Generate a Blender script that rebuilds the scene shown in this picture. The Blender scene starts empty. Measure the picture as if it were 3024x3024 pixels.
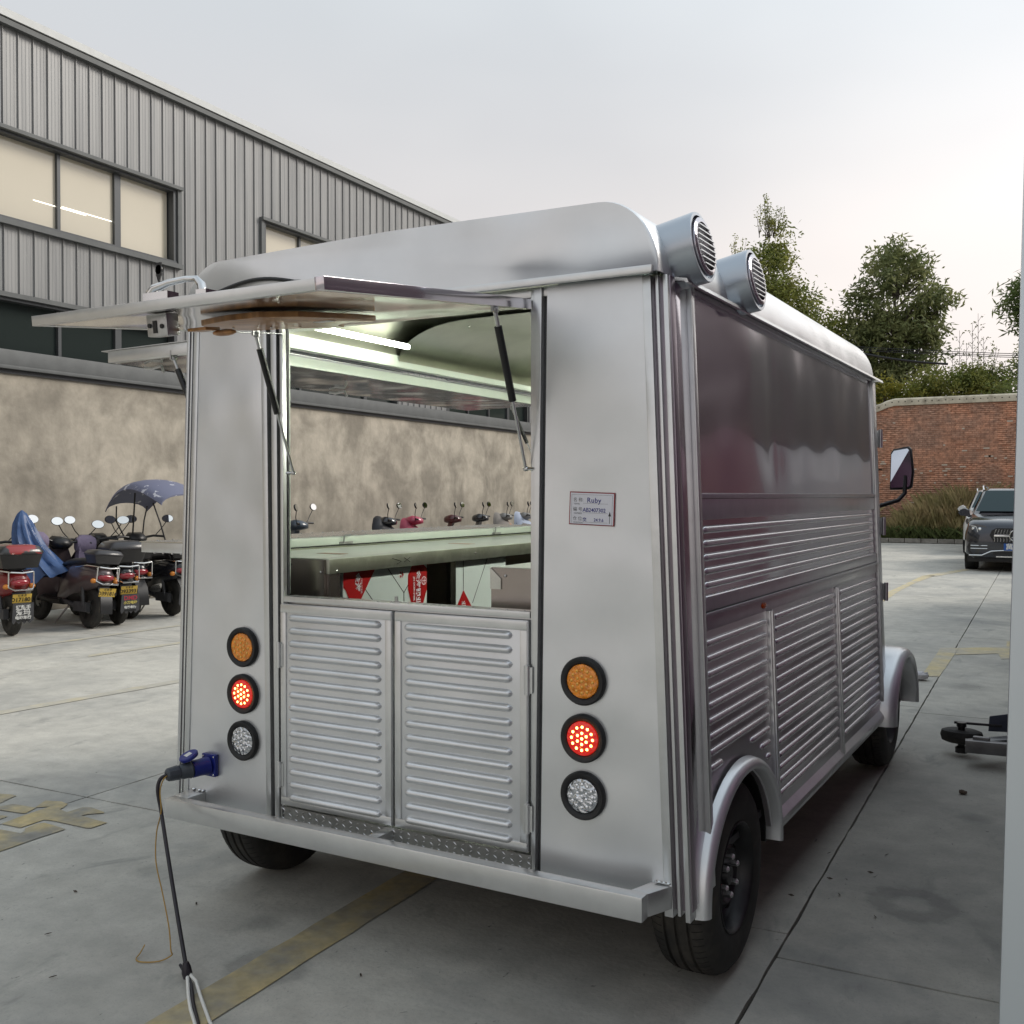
import bpy, bmesh, math, random
import numpy as np
from math import sin, cos, pi, radians
from mathutils import Vector, Matrix, noise

random.seed(7); np.random.seed(7)
SC = bpy.context.scene
COL = SC.collection

# ------------------------------------------------------------------ camera
YAW = radians(29.8); PITCH = -math.atan(50/3028.)
cam_d = bpy.data.cameras.new('camera'); cam = bpy.data.objects.new('camera', cam_d); COL.objects.link(cam)
cam_d.sensor_width = 36; cam_d.lens = 36*3028/3024.; cam_d.clip_start = 0.05; cam_d.clip_end = 1500
cam.location = (0, 0, 1.55)
cam.rotation_euler = (pi/2 + PITCH, 0, YAW)
SC.camera = cam

# ------------------------------------------------------------------ world
SUN_DIR = Vector((0.62, 0.60, 0.62)).normalized()
w = bpy.data.worlds.new('World'); SC.world = w; w.use_nodes = True
nt = w.node_tree; nt.nodes.clear()
N = nt.nodes.new; L = nt.links.new
out = N('ShaderNodeOutputWorld'); bg = N('ShaderNodeBackground'); bg.inputs[1].default_value = 0.11
sky = N('ShaderNodeTexSky'); sky.sky_type = 'NISHITA'; sky.sun_disc = False
sky.sun_elevation = math.asin(SUN_DIR.z); sky.sun_rotation = math.atan2(SUN_DIR.x, SUN_DIR.y)
tc = N('ShaderNodeTexCoord'); mp = N('ShaderNodeMapping'); mp.inputs['Scale'].default_value = (1, 1, 2.6)
L(tc.outputs['Generated'], mp.inputs[0])
nz = N('ShaderNodeTexNoise'); nz.inputs['Scale'].default_value = 1.1; nz.inputs['Detail'].default_value = 4; nz.inputs['Roughness'].default_value = .45
L(mp.outputs[0], nz.inputs[0])
sep = N('ShaderNodeSeparateXYZ'); L(tc.outputs['Generated'], sep.inputs[0])
# cloud layer: warm grey at the horizon, cooler overhead
cr = N('ShaderNodeValToRGB'); L(sep.outputs[2], cr.inputs[0])
e = cr.color_ramp.elements; e[0].position = 0.0; e[0].color = (.695, .61, .57, 1); e[1].position = 1; e[1].color = (.60, .68, .745, 1)
x = e.new(.22); x.color = (.69, .64, .61, 1)
x = e.new(.45); x.color = (.635, .665, .68, 1)
# thinner, brighter cloud around the veiled sun
dt = N('ShaderNodeVectorMath'); dt.operation = 'DOT_PRODUCT'; L(tc.outputs['Generated'], dt.inputs[0]); dt.inputs[1].default_value = SUN_DIR
mr = N('ShaderNodeMapRange'); mr.inputs[1].default_value = .45; mr.inputs[2].default_value = 1; mr.inputs[3].default_value = .99; mr.inputs[4].default_value = 1.38
L(dt.outputs['Value'], mr.inputs[0])
mn = N('ShaderNodeMapRange'); mn.inputs[1].default_value = .35; mn.inputs[2].default_value = .68; mn.inputs[3].default_value = .88; mn.inputs[4].default_value = 1.10
L(nz.outputs[0], mn.inputs[0])
mu = N('ShaderNodeMath'); mu.operation = 'MULTIPLY'; L(mr.outputs[0], mu.inputs[0]); L(mn.outputs[0], mu.inputs[1])
mu2 = N('ShaderNodeMath'); mu2.operation = 'MULTIPLY'; L(mu.outputs[0], mu2.inputs[0]); mu2.inputs[1].default_value = 8.3
sc_ = N('ShaderNodeVectorMath'); sc_.operation = 'SCALE'; L(cr.outputs[0], sc_.inputs[0]); L(mu2.outputs[0], sc_.inputs['Scale'])
mc = N('ShaderNodeMapRange'); mc.inputs[1].default_value = .3; mc.inputs[2].default_value = .7; mc.inputs[3].default_value = .86; mc.inputs[4].default_value = .97
L(nz.outputs[0], mc.inputs[0])
mix = N('ShaderNodeMixRGB'); L(mc.outputs[0], mix.inputs[0]); L(sky.outputs[0], mix.inputs[1]); L(sc_.outputs[0], mix.inputs[2])
L(mix.outputs[0], bg.inputs[0]); L(bg.outputs[0], out.inputs[0])

sl = bpy.data.lights.new('sun', 'SUN'); sl.energy = 1.5; sl.angle = radians(22); sl.color = (1, .93, .84)
so = bpy.data.objects.new('sun', sl); COL.objects.link(so); so.location = (10, 10, 30)
so.rotation_euler = (-SUN_DIR).to_track_quat('-Z', 'Y').to_euler()
SC.view_settings.view_transform = 'Standard'; SC.view_settings.look = 'None'
SC.view_settings.exposure = 0.52; SC.view_settings.gamma = 1; SC.view_settings.use_curve_mapping = False
try:
    SC.cycles.max_bounces = 8; SC.cycles.caustics_reflective = False; SC.cycles.caustics_refractive = False
    SC.cycles.sample_clamp_indirect = 6
except Exception: pass

# ------------------------------------------------------------------ materials
MATS = {}
def mat(name, col=(.5, .5, .5), rough=.5, metal=0., bump=None, var=0., vscale=6., emit=None, estr=0., coat=0.,
        croughness=.05, alpha=1., trans=0., spec=.5, stretch=None, rvar=0., bump2=None, objvar=0., col2=None, c2=(.45, .62), c2scale=3., ior=1.45, transl=0., dist=0.):
    """principled material: noise-mottled colour and roughness, optional bump (scale, strength, distance)"""
    if name in MATS: return MATS[name]
    m = bpy.data.materials.new(name); m.use_nodes = True; t = m.node_tree; b = t.nodes['Principled BSDF']
    n = t.nodes.new; l = t.links.new
    b.inputs['Base Color'].default_value = (*col, 1); b.inputs['Roughness'].default_value = rough; b.inputs['Metallic'].default_value = metal
    b.inputs['Coat Weight'].default_value = coat; b.inputs['Coat Roughness'].default_value = croughness
    b.inputs['Specular IOR Level'].default_value = spec; b.inputs['Transmission Weight'].default_value = trans; b.inputs['IOR'].default_value = ior
    if emit: b.inputs['Emission Color'].default_value = (*emit, 1); b.inputs['Emission Strength'].default_value = estr
    geo = n('ShaderNodeNewGeometry'); src = geo.outputs['Position']
    if stretch:
        mp = n('ShaderNodeMapping'); mp.inputs['Scale'].default_value = stretch; l(src, mp.inputs[0]); src = mp.outputs[0]
    csock = None
    if col2:
        nn = n('ShaderNodeTexNoise'); nn.inputs['Scale'].default_value = c2scale; nn.inputs['Detail'].default_value = 6; nn.inputs['Roughness'].default_value = .6; nn.inputs['Distortion'].default_value = dist
        l(src, nn.inputs[0]); rp = n('ShaderNodeMapRange'); rp.inputs[1].default_value = c2[0]; rp.inputs[2].default_value = c2[1]
        l(nn.outputs[0], rp.inputs[0]); mx = n('ShaderNodeMixRGB'); l(rp.outputs[0], mx.inputs[0]); mx.inputs[1].default_value = (*col, 1); mx.inputs[2].default_value = (*col2, 1)
        csock = mx.outputs[0]
    if var or objvar:
        nn = n('ShaderNodeTexNoise'); nn.inputs['Scale'].default_value = vscale; nn.inputs['Detail'].default_value = 5; nn.inputs['Roughness'].default_value = .6
        l(src, nn.inputs[0]); rp = n('ShaderNodeMapRange'); rp.inputs[1].default_value = .3; rp.inputs[2].default_value = .7
        rp.inputs[3].default_value = 1-var; rp.inputs[4].default_value = 1+var; l(nn.outputs[0], rp.inputs[0]); fac = rp.outputs[0]
        if objvar:
            oi = n('ShaderNodeObjectInfo'); r2 = n('ShaderNodeMapRange'); r2.inputs[3].default_value = 1-objvar; r2.inputs[4].default_value = 1+objvar
            l(oi.outputs['Random'], r2.inputs[0]); mm = n('ShaderNodeMath'); mm.operation = 'MULTIPLY'; l(fac, mm.inputs[0]); l(r2.outputs[0], mm.inputs[1]); fac = mm.outputs[0]
        vs = n('ShaderNodeVectorMath'); vs.operation = 'SCALE'; l(fac, vs.inputs['Scale'])
        if csock: l(csock, vs.inputs[0])
        else: vs.inputs[0].default_value = col
        csock = vs.outputs[0]
    if csock: l(csock, b.inputs['Base Color'])
    if rvar:
        nn = n('ShaderNodeTexNoise'); nn.inputs['Scale'].default_value = vscale*.7; nn.inputs['Detail'].default_value = 4; l(src, nn.inputs[0])
        rp = n('ShaderNodeMapRange'); rp.inputs[1].default_value = .3; rp.inputs[2].default_value = .7
        rp.inputs[3].default_value = max(.02, rough-rvar); rp.inputs[4].default_value = min(1, rough+rvar); l(nn.outputs[0], rp.inputs[0]); l(rp.outputs[0], b.inputs['Roughness'])
    prev = None
    for bp in (bump, bump2):
        if not bp: continue
        nn = n('ShaderNodeTexNoise'); nn.inputs['Scale'].default_value = bp[0]; nn.inputs['Detail'].default_value = bp[3] if len(bp) > 3 else 5
        l(src, nn.inputs[0]); bm_ = n('ShaderNodeBump'); bm_.inputs['Strength'].default_value = bp[1]; bm_.inputs['Distance'].default_value = bp[2]
        l(nn.outputs[0], bm_.inputs['Height'])
        if prev: l(prev, bm_.inputs['Normal'])
        prev = bm_.outputs[0]
    if prev:
        l(prev, b.inputs['Normal'])
        if coat: l(prev, b.inputs['Coat Normal'])
    if transl:
        tr = n('ShaderNodeBsdfTranslucent'); ms = n('ShaderNodeMixShader'); ms.inputs[0].default_value = transl
        if csock: l(csock, tr.inputs[0])
        else: tr.inputs[0].default_value = (*col, 1)
        l(b.outputs[0], ms.inputs[1]); l(tr.outputs[0], ms.inputs[2]); l(ms.outputs[0], t.nodes['Material Output'].inputs[0])
    MATS[name] = m; return m

SILVER = mat('silver_paint', (.73, .745, .76), .36, .74, bump=(2.4, .6, .06, 1), bump2=(420, .04, .002, 2), coat=.25, croughness=.12, var=.05, vscale=3, rvar=.06)
SIDEPAINT = mat('silver_paint_glossy', (.62, .585, .63), .12, .93, bump=(1.5, .3, .05, 1), coat=.5, croughness=.03, var=.03, rvar=.03)
TRIM = mat('silver_trim_paint', (.66, .67, .67), .3, .8, bump=(9, .12, .01, 2), coat=.3, croughness=.1, var=.05, vscale=14)
STEEL = mat('brushed_stainless', (.62, .62, .58), .2, 1., bump=(3.2, .35, .03, 1), var=.06, vscale=9, rvar=.07, bump2=(160, .05, .001))
MIRRORSTEEL = mat('polished_stainless', (.66, .66, .64), .11, 1., bump=(2.6, .35, .03, 1), var=.04)
CHROME = mat('chrome', (.62, .62, .62), .06, 1.)
ZINC = mat('zinc_plated', (.5, .5, .5), .35, .9, var=.1, vscale=40)
BLACKRUB = mat('black_rubber', (.018, .018, .019), .55, var=.25, vscale=30, bump=(60, .15, .003))
TYRE = mat('tyre_rubber', (.026, .025, .023), .7, col2=(.07, .062, .05), c2=(.5, .8), c2scale=7, var=.2, vscale=25, bump=(90, .2, .002))
RIMB = mat('black_rim_steel', (.022, .022, .024), .35, .3, var=.3, vscale=20)
BLACKPL = mat('black_plastic', (.014, .014, .015), .38, var=.2, vscale=15)
DARKPL = mat('dark_grey_plastic', (.06, .06, .065), .5, var=.2, vscale=12)
DARK = mat('dark_void', (.01, .01, .01), .9)
TREAD = mat('tread_plate', (.42, .42, .40), .35, .6, var=.2, vscale=20)
WHITEFILM = mat('protective_film', (.66, .73, .68), .35, var=.05, vscale=5, bump=(7, .15, .01))
FILMRED = mat('film_red_print', (.42, .012, .012), .35)
FILMBLK = mat('film_line_print', (.03, .03, .03), .5)
FILMWHT = mat('film_white_print', (.75, .75, .75), .4)

# ------------------------------------------------------------------ mesh helper
class B:
    def __init__(s, fn=None):
        s.v = []; s.f = []; s.m = []; s.fn = fn; s.mi = 0; s.X = None
    def add(s, vs, fs):
        k = len(s.v)
        for p in vs:
            p = Vector(p)
            if s.X is not None: p = s.X @ p
            if s.fn: p = Vector(s.fn(p))
            s.v.append(p)
        for f in fs: s.f.append([i+k for i in f]); s.m.append(s.mi)
        return s
    def box(s, x0, x1, y0, y1, z0, z1):
        if x1 < x0: x0, x1 = x1, x0
        if y1 < y0: y0, y1 = y1, y0
        if z1 < z0: z0, z1 = z1, z0
        return s.add([(x0,y0,z0),(x1,y0,z0),(x1,y1,z0),(x0,y1,z0),(x0,y0,z1),(x1,y0,z1),(x1,y1,z1),(x0,y1,z1)],
                     [(3,2,1,0),(4,5,6,7),(0,1,5,4),(1,2,6,5),(2,3,7,6),(3,0,4,7)])
    def prism(s, poly, ax, a, b):
        """polygon in the two other axes (in xyz order), extruded along ax from a to b"""
        def mk(p, t):
            q = [p[0], p[1]]; q.insert(ax, t); return tuple(q)
        n = len(poly)
        return s.add([mk(p, a) for p in poly]+[mk(p, b) for p in poly],
                     [tuple(range(n))[::-1], tuple(range(n, 2*n))]+[(i, (i+1) % n, n+(i+1) % n, n+i) for i in range(n)])
    def loft(s, rings, caps=True, closed=True):
        n = len(rings[0]); vs = [p for r in rings for p in r]; fs = []
        for k in range(len(rings)-1):
            for i in range(n if closed else n-1):
                j = (i+1) % n; fs.append((k*n+i, k*n+j, (k+1)*n+j, (k+1)*n+i))
        if caps: fs += [tuple(range(n))[::-1], tuple(range((len(rings)-1)*n, len(rings)*n))]
        return s.add(vs, fs)
    def tube(s, pts, r, n=8, caps=True):
        pts = [Vector(p) for p in pts]; rs = r if isinstance(r, (list, tuple)) else [r]*len(pts)
        rings = []; up = None
        for i, p in enumerate(pts):
            d = (pts[min(i+1, len(pts)-1)]-pts[max(i-1, 0)]).normalized()
            if up is None: up = Vector((0, 0, 1)) if abs(d.z) < .9 else Vector((1, 0, 0))
            a = d.cross(up).normalized(); up = a.cross(d).normalized()
            rings.append([p+(a*cos(2*pi*k/n)+up*sin(2*pi*k/n))*rs[i] for k in range(n)])
        return s.loft(rings, caps)
    def lathe(s, prof, c=(0, 0, 0), ax=0, n=24, caps=True):
        """profile of (along, radius) about axis ax"""
        c = Vector(c); rings = []
        for t, r in prof:
            ring = []
            for k in range(n):
                a = 2*pi*k/n; q = [cos(a)*r, sin(a)*r]; q.insert(ax, t); ring.append(c+Vector(q))
            rings.append(ring)
        return s.loft(rings, caps)
    def ell(s, c, r, n=12, m=8):
        c = Vector(c); rings = []
        for j in range(1, m):
            t = pi*j/m; rings.append([c+Vector((r[0]*sin(t)*cos(2*pi*k/n), r[1]*sin(t)*sin(2*pi*k/n), r[2]*cos(t))) for k in range(n)])
        return s.loft(rings)
    def build(s, name, mats, parent=None, off=(0, 0, 0), smooth=False, bevel=0, seg=2, loc=None, rot=None, autosm=None, kind=None):
        off = Vector(off)
        me = bpy.data.meshes.new(name); me.from_pydata([tuple(p-off) for p in s.v], [], s.f)
        if not isinstance(mats, (list, tuple)): mats = [mats]
        for m_ in mats: me.materials.append(m_)
        if len(mats) > 1: me.polygons.foreach_set('material_index', s.m)
        bm = bmesh.new(); bm.from_mesh(me)
        bmesh.ops.recalc_face_normals(bm, faces=bm.faces)
        if bevel:
            es = [e_ for e_ in bm.edges if len(e_.link_faces) == 2 and e_.calc_face_angle(0) > .5]
            bmesh.ops.bevel(bm, geom=es, offset=bevel, segments=seg, affect='EDGES', profile=.6, clamp_overlap=True)
        bm.to_mesh(me); bm.free()
        if smooth or bevel:
            me.polygons.foreach_set('use_smooth', [True]*len(me.polygons))
            try: me.set_sharp_from_angle(angle=radians(autosm or (20 if bevel else 38)))
            except Exception: pass
        o = bpy.data.objects.new(name, me); COL.objects.link(o)
        if parent: o.parent = parent
        if loc is not None: o.location = loc
        if rot is not None: o.rotation_euler = rot
        if kind: o['kind'] = kind
        return o

def inst(o, name=None, loc=None, rot=None, parent='same', kids=True):
    c = o.copy(); COL.objects.link(c)
    if name: c.name = name
    if parent != 'same': c.parent = parent
    if loc is not None: c.location = loc
    if rot is not None: c.rotation_euler = rot
    if kids:
        for ch in list(o.children): inst(ch, parent=c)
    return c
def thing(name, label, cat, loc=(0, 0, 0), rz=0, group=None):
    o = bpy.data.objects.new(name, None); COL.objects.link(o); o.location = loc; o.rotation_euler = (0, 0, rz); o.empty_display_size = .2
    o['label'] = label; o['category'] = cat
    if group: o['group'] = group
    return o
def tag(o, label, cat, group=None, kind=None):
    o['label'] = label; o['category'] = cat
    if group: o['group'] = group
    if kind: o['kind'] = kind
    return o
def text_b(s, size, M, mi=0, b=None, align='CENTER', spacing=1., bold=0.):
    """flat lettering as faces, transformed by M (text lies in local XY)"""
    cu = bpy.data.curves.new('t', 'FONT'); cu.body = s; cu.size = size; cu.align_x = align; cu.align_y = 'CENTER'; cu.space_character = spacing
    cu.offset = bold; cu.resolution_u = 3
    o = bpy.data.objects.new('t', cu); COL.objects.link(o)
    bpy.context.view_layer.update()
    dg = bpy.context.evaluated_depsgraph_get(); me = o.evaluated_get(dg).to_mesh()
    b = b or B(); old = b.X; b.X = M; omi = b.mi; b.mi = mi
    b.add([v.co.copy() for v in me.vertices], [tuple(p.vertices) for p in me.polygons]); b.X = old; b.mi = omi
    o.evaluated_get(dg).to_mesh_clear(); bpy.data.objects.remove(o); bpy.data.curves.remove(cu)
    return b
def fast_mesh(name, V, F, mats, kind=None, parent=None, smooth=False):
    """V (n,3) array, F (m,k) array of equal-sized faces"""
    me = bpy.data.meshes.new(name); V = np.asarray(V, np.float32); F = np.asarray(F, np.int32); k = F.shape[1]
    me.vertices.add(len(V)); me.vertices.foreach_set('co', V.ravel())
    me.loops.add(F.size); me.loops.foreach_set('vertex_index', F.ravel())
    me.polygons.add(len(F)); me.polygons.foreach_set('loop_start', np.arange(0, F.size, k, dtype=np.int32))
    try: me.polygons.foreach_set('loop_total', np.full(len(F), k, np.int32))
    except Exception: pass
    me.update(calc_edges=True)
    for m_ in (mats if isinstance(mats, (list, tuple)) else [mats]): me.materials.append(m_)
    o = bpy.data.objects.new(name, me); COL.objects.link(o)
    if parent: o.parent = parent
    if kind: o['kind'] = kind
    return o

def smooth_path(pts, k=5):
    pts = [Vector(p) for p in pts]; o = []
    for i in range(len(pts)-1):
        p0, p1, p2, p3 = pts[max(i-1, 0)], pts[i], pts[i+1], pts[min(i+2, len(pts)-1)]
        for j in range(k):
            t = j/k; o.append(.5*((2*p1)+(p2-p0)*t+(2*p0-5*p1+4*p2-p3)*t*t+(3*p1-p0-3*p2+p3)*t**3))
    return o+[pts[-1]]
# factory / yard axes: FD runs along the factory wall, FN points from the wall to the truck
FA = radians(2.3488)
FD = Vector((-sin(FA), cos(FA), 0)); FN = Vector((cos(FA), sin(FA), 0))
def yard(fn, fd, z=0.): return FN*fn+FD*fd+Vector((0, 0, z))
YM = Matrix(((FN.x, FD.x, 0, 0), (FN.y, FD.y, 0, 0), (0, 0, 1, 0), (0, 0, 0, 1)))
#==PART2==
# ================================================================== ground
CONC = mat('concrete', (.53, .51, .455), .8, col2=(.38, .37, .34), c2=(.42, .68), c2scale=.9, var=.12, vscale=7, bump=(45, .25, .006), bump2=(3.5, .15, .02), objvar=.035, spec=.35)
def extra_stains(m):
    """tyre smudges, streaks and fine grain for the yard concrete"""
    t = m.node_tree; b = t.nodes['Principled BSDF']; n = t.nodes.new; l = t.links.new
    src = b.inputs['Base Color'].links[0].from_socket; geo = n('ShaderNodeNewGeometry')
    cur = src
    for sc, lo, hi, col, stretch, amt in ((.8, .56, .68, (.25, .255, .25), (1, 1, 1), .55), (5, .60, .70, (.22, .22, .205), (1, .45, 1), .5), (2.2, .58, .75, (.60, .585, .54), (.5, 1, 1), .6), (60, .5, .75, (.28, .28, .27), (1, 1, 1), .35), (22, .66, .72, (.13, .13, .12), (1.6, 1, 1), .8), (140, .56, .7, (.25, .25, .24), (1, 1, 1), .5)):
        mp = n('ShaderNodeMapping'); mp.inputs['Scale'].default_value = stretch; mp.inputs['Location'].default_value = (sc*3, sc, 0); l(geo.outputs['Position'], mp.inputs[0])
        nz = n('ShaderNodeTexNoise'); nz.inputs['Scale'].default_value = sc; nz.inputs['Detail'].default_value = 7; nz.inputs['Roughness'].default_value = .62; nz.inputs['Distortion'].default_value = .6
        l(mp.outputs[0], nz.inputs[0]); mr = n('ShaderNodeMapRange'); mr.inputs[1].default_value = lo; mr.inputs[2].default_value = hi; mr.inputs[4].default_value = amt
        l(nz.outputs[0], mr.inputs[0]); mx = n('ShaderNodeMixRGB'); l(mr.outputs[0], mx.inputs[0]); l(cur, mx.inputs[1]); mx.inputs[2].default_value = (*col, 1); cur = mx.outputs[0]
    l(cur, b.inputs['Base Color'])
extra_stains(CONC)
def spots(m, lst, col=(.13, .13, .125)):
    """rubber scuffs and oil spots: soft rings and discs at fixed places on the yard"""
    t = m.node_tree; b = t.nodes['Principled BSDF']; n = t.nodes.new; l = t.links.new; cur = b.inputs['Base Color'].links[0].from_socket; g = n('ShaderNodeNewGeometry')
    nz = n('ShaderNodeTexNoise'); nz.inputs['Scale'].default_value = 13; nz.inputs['Detail'].default_value = 8; nz.inputs['Roughness'].default_value = .7; l(g.outputs['Position'], nz.inputs[0])
    for x, y, r, ring, amt in lst:
        sb = n('ShaderNodeVectorMath'); sb.operation = 'DISTANCE'; l(g.outputs['Position'], sb.inputs[0]); sb.inputs[1].default_value = (x, y, 0)
        ad = n('ShaderNodeMath'); ad.operation = 'MULTIPLY_ADD'; l(nz.outputs[0], ad.inputs[0]); ad.inputs[1].default_value = r*1.1; l(sb.outputs['Value'], ad.inputs[2])
        df = n('ShaderNodeMath'); df.operation = 'SUBTRACT'; l(ad.outputs[0], df.inputs[0]); df.inputs[1].default_value = r*1.55 if ring else 0
        ab = n('ShaderNodeMath'); ab.operation = 'ABSOLUTE'; l(df.outputs[0], ab.inputs[0])
        mr = n('ShaderNodeMapRange'); mr.inputs[1].default_value = r*.25 if ring else r*.9; mr.inputs[2].default_value = r*.6 if ring else r*1.6; mr.inputs[3].default_value = amt; mr.inputs[4].default_value = 0
        l(ab.outputs[0], mr.inputs[0]); mx = n('ShaderNodeMixRGB'); l(mr.outputs[0], mx.inputs[0]); l(cur, mx.inputs[1]); mx.inputs[2].default_value = (*col, 1); cur = mx.outputs[0]
    l(cur, b.inputs['Base Color'])
spots(CONC, [(-2.36, 2.50, .10, 1, .35), (-.60, 4.10, .12, 1, .38), (-.50, 5.35, .10, 0, .4), (-2.62, 2.75, .09, 0, .35), (-.42, 8.4, .22, 0, .5), (-.9, 9.0, .2, 0, .4), (-3.4, 2.9, .08, 0, .3), (-4.9, 4.6, .3, 0, .3), (-.45, 3.1, .12, 0, .35)])
SOIL = mat('joint_dirt', (.045, .042, .036), .95, var=.4, vscale=30)
b = B(); b.add([(-220, -160, -.03), (220, -160, -.03), (220, 260, -.03), (-220, 260, -.03)], [(0, 1, 2, 3)])
ground = b.build('ground', mat('far_ground', (.24, .235, .21), .9, var=.2, vscale=.6)); ground['kind'] = 'structure'; ground['label'] = 'pale concrete yard made of large cast slabs'
b = B(); b.X = YM; b.add([(-11.9, -7, -.02), (13.5, -7, -.02), (13.5, 35.2, -.02), (-11.9, 35.2, -.02)], [(0, 1, 2, 3)]); b.build('joint_bed', SOIL, ground)
fns = [-11.88, -7.91, -4.35, -.79, 2.77, 6.33, 9.9, 13.4]
for i in range(len(fns)-1):
    jog = (.1, .14, .14, -.06, .0, .05, 0)[i]; fds = [-6.9]+[3.5+jog+4.36*k for k in (-1, 0, 1, 2, 3, 4, 5, 6, 7)]
    fds = [f for f in fds if f < 35]+[35.1 if False else 35.15]
    for j in range(len(fds)-1):
        x0, x1, y0, y1 = fns[i]+.005, fns[i+1]-.005, fds[j]+.005, fds[j+1]-.005
        near = y0 < 9 and i in (1, 2, 3); ns = 40 if near else 6; rim = []
        cs = [(x0, y0), (x1, y0), (x1, y1), (x0, y1)]
        for q in range(4):
            p, r = cs[q], cs[(q+1) % 4]
            for k in range(ns):
                t = k/ns; jx, jy = (noise.noise(Vector((p[0]*3+t*31, p[1]*3, q)))*.006, noise.noise(Vector((p[0], t*29, q+5)))*.006) if k else (0, 0)
                rim.append((p[0]*(1-t)+r[0]*t+jx, p[1]*(1-t)+r[1]*t+jy))
        b = B(); b.X = YM; n_ = len(rim); b.add([(x, y, 0) for x, y in rim]+[(x, y, -.028) for x, y in rim], [tuple(range(n_))]+[(k, n_+k, n_+(k+1) % n_, (k+1) % n_) for k in range(n_)])
        b.build('concrete_slab', CONC, ground)
YEL = mat('worn_yellow_paint', (.52, .42, .22), .7, col2=(.27, .26, .23), c2=(.40, .66), c2scale=3.5, var=.16, vscale=18, bump=(40, .2, .003))
YEL2 = mat('faded_yellow_paint', (.58, .49, .28), .7, col2=(.48, .44, .36), c2=(.40, .62), c2scale=2.5, var=.12, vscale=14)
YEL3 = mat('almost_gone_yellow_paint', (.52, .47, .34), .75, col2=(.44, .42, .36), c2=(.35, .55), c2scale=4, var=.1, vscale=10)
def mark(polys, m, z=.004, jit=.006):
    b = B()
    for p in polys:
        q = []
        for i in range(len(p)):
            a, c = Vector(p[i]), Vector(p[(i+1) % len(p)]); n_ = max(1, int((c-a).length/.12))
            for k in range(n_): r = a.lerp(c, k/n_); q.append((r.x+noise.noise(Vector((r.x*9, r.y*9, 1)))*jit, r.y+noise.noise(Vector((r.x*9, r.y*9, 7)))*jit, z))
        b.add(q, [tuple(range(len(q)))])
    return b.build('painted_marking', m, ground)
Yp = lambda fn, fd: tuple(yard(fn, fd))[:2]
mark([[Yp(-2.325, -3), Yp(-2.165, -3), Yp(-2.165, 3.9), Yp(-2.325, 3.9)]], YEL)
mark([[(-4.93,3.27),(-4.87,3.29),(-4.82,3.29),(-4.81,3.25),(-4.78,3.17),(-5.1,3.1),(-5.3,3.2)],
 [(-4.73,3.14),(-4.71,3.19),(-4.65,3.2),(-4.55,3.21),(-4.52,3.13),(-4.53,3.12),(-4.67,3.1),(-4.9,3.02),(-5.0,3.08)],
 [(-4.6,3.05),(-4.55,3.06),(-4.54,3.01),(-4.75,2.93),(-4.85,2.98)],
 [(-4.47,2.97),(-4.49,3.07),(-4.51,3.26),(-4.56,3.21),(-4.62,3.31),(-4.53,3.34),(-4.47,3.33),(-4.44,3.28),(-4.43,3.25),(-4.36,3.24),(-4.36,3.33),(-4.32,3.35),(-4.2,3.33),(-4.19,3.32),(-4.24,3.27),(-4.25,3.24),(-4.14,3.23),(-4.05,3.23),(-4.05,3.14),(-4.07,3.13),(-4.3,3.12),(-4.35,3.11),(-4.34,2.98)],
 [(-4.4,2.92),(-4.29,2.93),(-4.27,2.93),(-4.28,2.96),(-4.31,2.98),(-4.33,3.05),(-4.31,3.08),(-4.24,3.08),(-4.14,3.07),(-4.14,2.92),(-4.13,2.77),(-4.13,2.6),(-4.13,2.3),(-4.28,2.3),(-4.42,2.6)]], YEL, jit=.004)
mark([[(-2.92,15.5),(-2.91,16.71),(-2.92,18.64),(-2.93,20.88),(-2.72,21.14),(-2.8,19.2),(-2.79,17.59),(-2.71,15.64)], [(-2.95, 20.9), (-2.45, 23.2), (-2.3, 23.1), (-2.7, 20.9)]], YEL2)
mark([[(-1.38,11.14),(-1.22,11.23),(-1.17,9.36),(-1.31,9.34)], [(-1.218,11.23),(-.81,11.55),(-.84,12.01),(-.75,12.06),(-.67,10.78),(-.79,10.66),(-.84,11.02),(-1.2,10.73)]], YEL2, .0044)
mark([[Yp(-6.66, 4.6), Yp(-6.54, 4.6), Yp(-6.30, 6.4), Yp(-6.42, 6.5)]], YEL3)
mark([[Yp(-8.2, 6.9), Yp(-8.1, 6.8), Yp(-7.9, 8.4), Yp(-8.0, 8.5)], [Yp(-9.3, 6.2), Yp(-9.2, 6.2), Yp(-9.05, 9.0), Yp(-9.15, 9.0)]], YEL3)
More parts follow.
